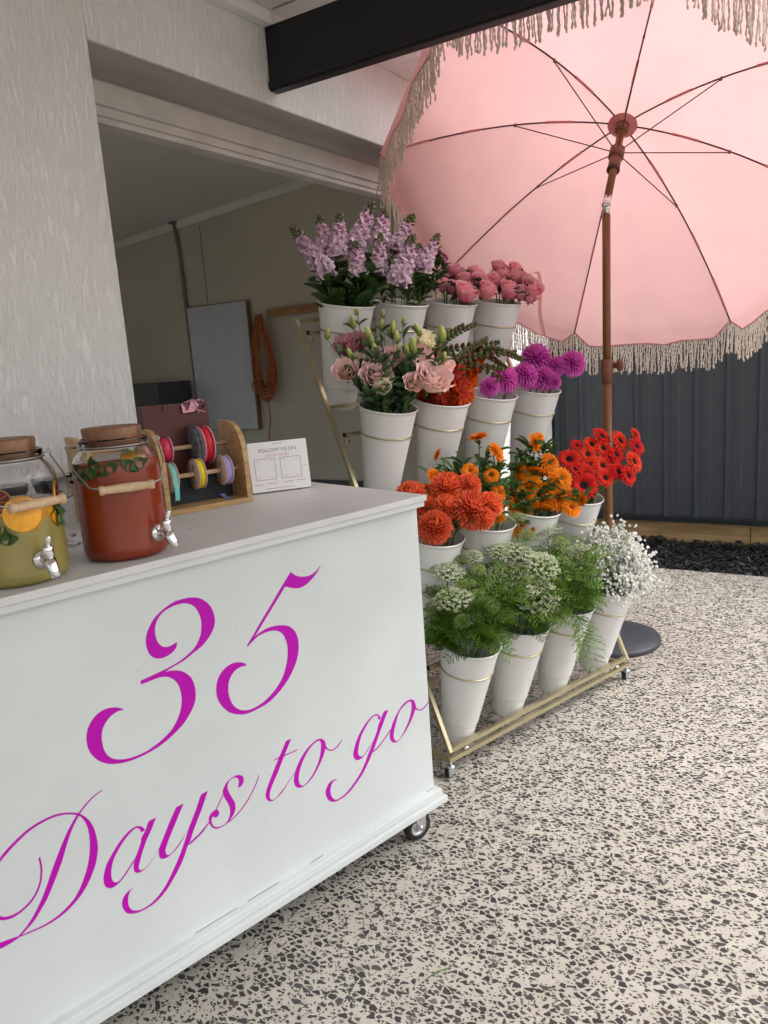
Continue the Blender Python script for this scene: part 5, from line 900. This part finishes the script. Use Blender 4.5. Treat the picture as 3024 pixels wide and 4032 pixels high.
for (x, y, z) in ((.36, .22, 1.02), (.40, .16, 1.0), (.44, .18, 1.03), (.33, .24, .99), (.47, .15, .98), (.30, .24, .97), (.66, .20, 1.0), (.70, .19, 1.03), (.76, .17, 1.02), (.80, .16, 1.0), (.62, .20, .97), (.37, .14, .95), (.43, .1, .92), (.68, .15, .96), (.52, .2, .95), (.56, .16, .9)):
    hd = V((x, y, z)); i = 1 if x < .53 else 2; t, h, fc, pts = flower('calendula_shoot', 'leafy green calendula shoot between the orange blooms', 'calendula shoots', 2, i, hd, (rg.uniform(-.3, .3), -.2, 1), rg, .0022, 'shoot')
    for j in range(14): p = V(pts[rg.randrange(7, len(pts))]); a = rg.uniform(0, 6.28); leaf(t, p, (math.cos(a), math.sin(a), rg.uniform(.1, 1.6)), 'cal', rg.uniform(.6, 1.05), rg)
for q in GERB:
    hd = V(q[:3]); fd = facing(2, 3, hd, rg, .55, (-.45, -.8, .4), .2); t, h, fc, pts = flower('gerbera', 'scarlet gerbera with black centre in the second row bucket by the umbrella pole', 'scarlet gerberas', 2, 3, hd, fd, rg, .003)
    pm, cmn = BL['gerb'][rg.randrange(3)]; s = q[3] * .70; ob('petals', pm, t, mat=lookm(h, fc, s, rg.uniform(0, 6))); ob('flower_centre', cmn, t, mat=lookm(h, fc, s))
# bottom row ---------------------------------------------------------
def umbel(seed, white):
    """unit-radius lace umbel facing +Z with rays"""
    rr = random.Random(seed); mb = MB(); n = 46
    for i in range(n):
        t = math.sqrt((i + .5) / n); a = i * GA; th = t * 1.15; d = V((math.sin(th) * math.cos(a), math.sin(th) * math.sin(a), math.cos(th))); p = V((d.x * 1.0, d.y * 1.0, d.z * .75 - .75))
        mb.add(*tube([(0, 0, -.95), tuple(V((0, 0, -.95)).lerp(p, .5) + V((d.x * .12, d.y * .12, 0))), tuple(p - V((0, 0, .05)))], .012, 3, False), (.11, .19, .04))
        cw = lerpc((.34, .42, .19), (.64, .66, .48), rr.uniform(.2, 1)) if white else lerpc((.16, .26, .05), (.34, .42, .15), rr.uniform(0, 1))
        for j in range(18):
            o_ = V((rr.gauss(0, .065), rr.gauss(0, .065), rr.gauss(0, .03))); s = .044 * rr.uniform(.7, 1.3); c_ = tuple(min(1, x * rr.uniform(.8, 1.12)) for x in cw); pp_ = p + o_
            a1 = rr.uniform(0, 6.28); e1 = V((math.cos(a1), math.sin(a1), rr.uniform(-.3, .3))) * s; e2 = V((-math.sin(a1), math.cos(a1), rr.uniform(-.3, .3))) * s
            mb.add([pp_ + e1, pp_ + e2, pp_ - e1, pp_ - e2, pp_ + V((0, 0, s * .6))], [(0, 1, 4), (1, 2, 4), (2, 3, 4), (3, 0, 4)], c_)
    return mb.me('umbel', 'petal')
UW = [umbel(s, True) for s in (1, 2, 3)]; UG = [umbel(s, False) for s in (4, 5)]
def frond(mb, mat, rr, L=.16):
    """feathery leaf: three orders of hair-thin segments"""
    g = rr.choice((.55, .8, 1.0, 1.25)); c = (.05 * g, .115 * g, .016 * g); c2 = (.135 * g, .25 * g, .03 * g); tri = []
    def seg(p, d, l, w_, cc):
        x = d.cross(V((0.3, 0.2, 1))).normalized() * w_; e = p + d * l; mb.add([mat @ (p - x), mat @ (p + x), mat @ (e + x * .5), mat @ (e - x * .5)], [(0, 1, 2, 3)], cc); return e
    p = V((0, 0, 0)); d = V((1, 0, .25)).normalized(); n = 8; droop = rr.uniform(.05, .16)
    for i in range(n):
        d = (d + V((0, rr.uniform(-.08, .08), -droop))).normalized(); e = seg(p, d, L / n, .0014, c)
        for s in (-1, 1):
            l2 = L * .33 * (1 - .75 * abs(i / n - .3)); q = e; d2 = (d * .6 + V((0, s, rr.uniform(-.2, .3)))).normalized()
            for k in range(4):
                q2 = seg(q, d2, l2 / 4, .0013, c2)
                for s2 in (-1, 0, 1):
                    d3 = (d2 + V((rr.uniform(-.4, .9) * s2, rr.uniform(-.5, .5), rr.uniform(-.5, .5)))).normalized(); seg(q2, d3, l2 * rr.uniform(.18, .40), .0013, c2)
                q = q2
        p = e
for i, data, lab, nf in ((0, AMM1, 'lace flower head in the bottom row bucket nearest the counter', 150), (1, AMM2, 'lace flower head in the second bottom row bucket', 135), (2, AMM3, 'lace flower head in the third bottom row bucket beside the gypsophila', 100)):
    for q in data:
        hd = V(q[:3]); fd = facing(1, i, hd, rg, .5, (-.3, -.35, .8), .3); wh = q[4]; t, h, fc, pts = flower('lace_flower', ('white ' if wh else 'green ') + lab, ('white' if wh else 'green') + ' lace flowers, bucket %s' % ('one', 'two', 'three')[i], 1, i, hd, fd, rg, .0018)
        u_ = (UW if wh else UG); ob('umbel', u_[rg.randrange(len(u_))], t, mat=lookm(h + fc * q[3] * .25, fc, q[3] * (.76 if wh else .60), rg.uniform(0, 6)))
    mb = MB(); y, z = RIM[1]; c = V((US[i], y, z))
    for k in range(nf):
        a = rg.uniform(0, 6.28); rad = rg.uniform(.01, .105); p = c + V((rad * math.cos(a), rad * math.sin(a), rg.uniform(.0, .19) - rad * .3 * 0)) + PAX * .0
        if i == 2: p.x -= .02
        el = rg.uniform(-.15, 1.0); q = Matrix.Translation(p) @ Matrix.Rotation(a + rg.uniform(-.6, .6), 4, 'Z') @ Matrix.Rotation(-el, 4, 'Y') @ Matrix.Rotation(rg.uniform(-.8, .8), 4, 'X'); frond(mb, q, rg, rg.uniform(.06, .125))
    for k in range(60):
        a = rg.uniform(0, 6.28); frond(mb, Matrix.Translation(c + V((.06 * math.cos(a), .06 * math.sin(a), rg.uniform(-.02, .03)))) @ Matrix.Rotation(a + rg.uniform(-.5, .5), 4, 'Z') @ Matrix.Rotation(-rg.uniform(.1, 1.1), 4, 'Y') @ Matrix.Rotation(rg.uniform(-.8, .8), 4, 'X'), rg, rg.uniform(.06, .10))
    if i == 2:
        for k in range(3): frond(mb, Matrix.Translation(c + V((-.06 + .01 * k, -.08, -.01))) @ Matrix.Rotation(-1.8, 4, 'Z') @ Matrix.Rotation(1.0 + .15 * k, 4, 'Y'), rg, .2 - .04 * k)
    for k in range(10):
        a = rg.uniform(0, 6.28); e_ = c + V((.1 * math.cos(a), .1 * math.sin(a), rg.uniform(.05, .2))); mb.add(*tube(cr([tuple(c - PAX * .1), tuple(c + V((.05 * math.cos(a), .05 * math.sin(a), 0))), tuple(e_)], 4), .0016, 4), (.12, .22, .05))
    o = ob('lace_foliage', mb.me('lace_foliage', 'leaf', False)); o.matrix_world = RKM; tag(o, 'feathery green lace flower foliage spilling from bottom row bucket %s' % ('nearest the counter', 'second from the counter', 'third from the counter')[i], 'foliage', kind='stuff')
# gypsophila
gb = MB(); gs = MB(); y, z = RIM[1]; c = V((US[3], y, z)); rr = random.Random(9); fork = []
for k in range(215):
    a = rr.uniform(0, 6.28); e = rr.uniform(-.35, 1.45); rad = rr.uniform(.5, .97); d = V((math.cos(a) * math.cos(e) * .165 , math.sin(a) * math.cos(e) * .165, math.sin(e) * .175 + .015)) * rad
    if k % 5 == 0: d = d + V((-.11, -.02, rr.uniform(-.06, .06)))
    if k % 17 == 0: d = d * 1.28
    p = c + V((0.015, -.01, .03)) + d; fork.append(p)
    gs.add(*tube([tuple(c - PAX * .05 + V((d.x * .15, d.y * .15, 0))), tuple(c + d * .45 + V((0, 0, .02))), tuple(p)], .0008, 3, False))
    for j in range(17):
        o_ = V((rr.gauss(0, .020), rr.gauss(0, .020), rr.gauss(0, .017))); b = p + o_; gs.add(*tube([tuple(p - d * .12), tuple(b)], .0003, 3, False)); s = rr.uniform(.0045, .0078); g = rr.uniform(.86, .94)
        for w_ in range(5):
            a1 = rr.uniform(0, 6.28); n_ = V((rr.gauss(0, 1), rr.gauss(0, 1), rr.gauss(0, 1) + .3)).normalized(); x, yy = frame(n_); gb.add([b + x * s, b + yy * s + n_ * s * .4, b - x * s, b - yy * s + n_ * s * .4], [(0, 1, 2, 3)], (g, g, g * .965))
t = thing('gypsophila_bunch', 'cloud of tiny white gypsophila blossoms in the bottom row bucket by the umbrella base', 'flowers', RKM.translation, RZ)
tag(ob('blossoms', gb.me('blossoms', 'petal', False), t), kind='stuff'); tag(ob('sprays', gs.me('sprays', 'stem'), t), kind='stuff')

# ------------------------------------------------------------------ one label per flower: place within its bunch
ORD = ('leftmost', 'second from the left', 'third from the left', 'fourth from the left', 'fifth from the left', 'sixth from the left', 'seventh from the left', 'eighth from the left', 'ninth from the left', 'tenth from the left', 'eleventh from the left', 'twelfth from the left')
SHORT = {'stock_flower': 'lilac stock spike, top row', 'aster': 'small magenta aster, top row', 'rose': 'pink rose', 'lisianthus': 'lisianthus bloom, third row', 'lisianthus_bud': 'yellow green lisianthus bud', 'snapdragon': 'red snapdragon spike, third row', 'pompom_flower': 'pompom', 'calendula': 'orange calendula', 'gerbera': 'scarlet gerbera', 'lace_flower': 'lace flower'}
bunch = {}
for o in COL.objects:
    if o.parent is None and o.get('group') and o.name.split('.')[0] in SHORT: bunch.setdefault(o['group'], []).append(o)
rgt = V((.847182, .526719, -.069639)); upv = V((-.045754, .202912, .978127)); bk = V((.529329, -.825466, .196003)); cpos = V((0, 0, 1.4))
bpy.context.view_layer.update()
def seen(o):
    hd = [c for c in o.children if c.name.split('.')[0] in ('bloom', 'petals', 'umbel', 'bud', 'flower_spike', 'buds', 'florets')][0]
    p = hd.matrix_world @ (sum((V(b) for b in hd.bound_box), V()) / 8) - cpos; z = -p.dot(bk); return p.dot(rgt) / z, p.dot(upv) / z
for g, L in bunch.items():
    P = {o: seen(o) for o in L}; nb = 1 if len(L) <= 6 else 2 if len(L) <= 12 else 3
    L.sort(key=lambda o: -P[o][1]); k = math.ceil(len(L) / nb)
    for b in range(nb):
        part = sorted(L[b * k:(b + 1) * k], key=lambda o: P[o][0]); nm = ('',) if nb == 1 else (' of the upper ones', ' of the lower ones') if nb == 2 else (' of the upper ones', ' of the middle ones', ' of the lower ones')
        for i, o in enumerate(part):
            base = o['label'].split(' in the ')[0].split(', third')[0].split(' beside ')[0].split(' above ')[0].split(' leaning')[0]
            whr = {'magenta pompoms, third bucket': 'beside the snapdragons', 'magenta pompoms, last bucket': 'at the fence end', 'pink roses in the third bucket': 'beside the asters', 'pink roses in the last bucket': 'at the umbrella end', 'orange calendula, second bucket': 'beside the coral pompoms', 'orange calendula, third bucket': 'beside the red gerberas'}.get(g, '')
            if g.endswith('bucket one'): whr = 'nearest the counter'
            if g.endswith('bucket two'): whr = 'in the second front bucket'
            if g.endswith('bucket three'): whr = 'beside the gypsophila'
            o['label'] = ('%s %s, %s%s' % (base, whr, ORD[i], nm[b])).replace('  ', ' ').replace(' ,', ',') if len(part) > 1 else ('%s %s' % (base, whr)).strip()
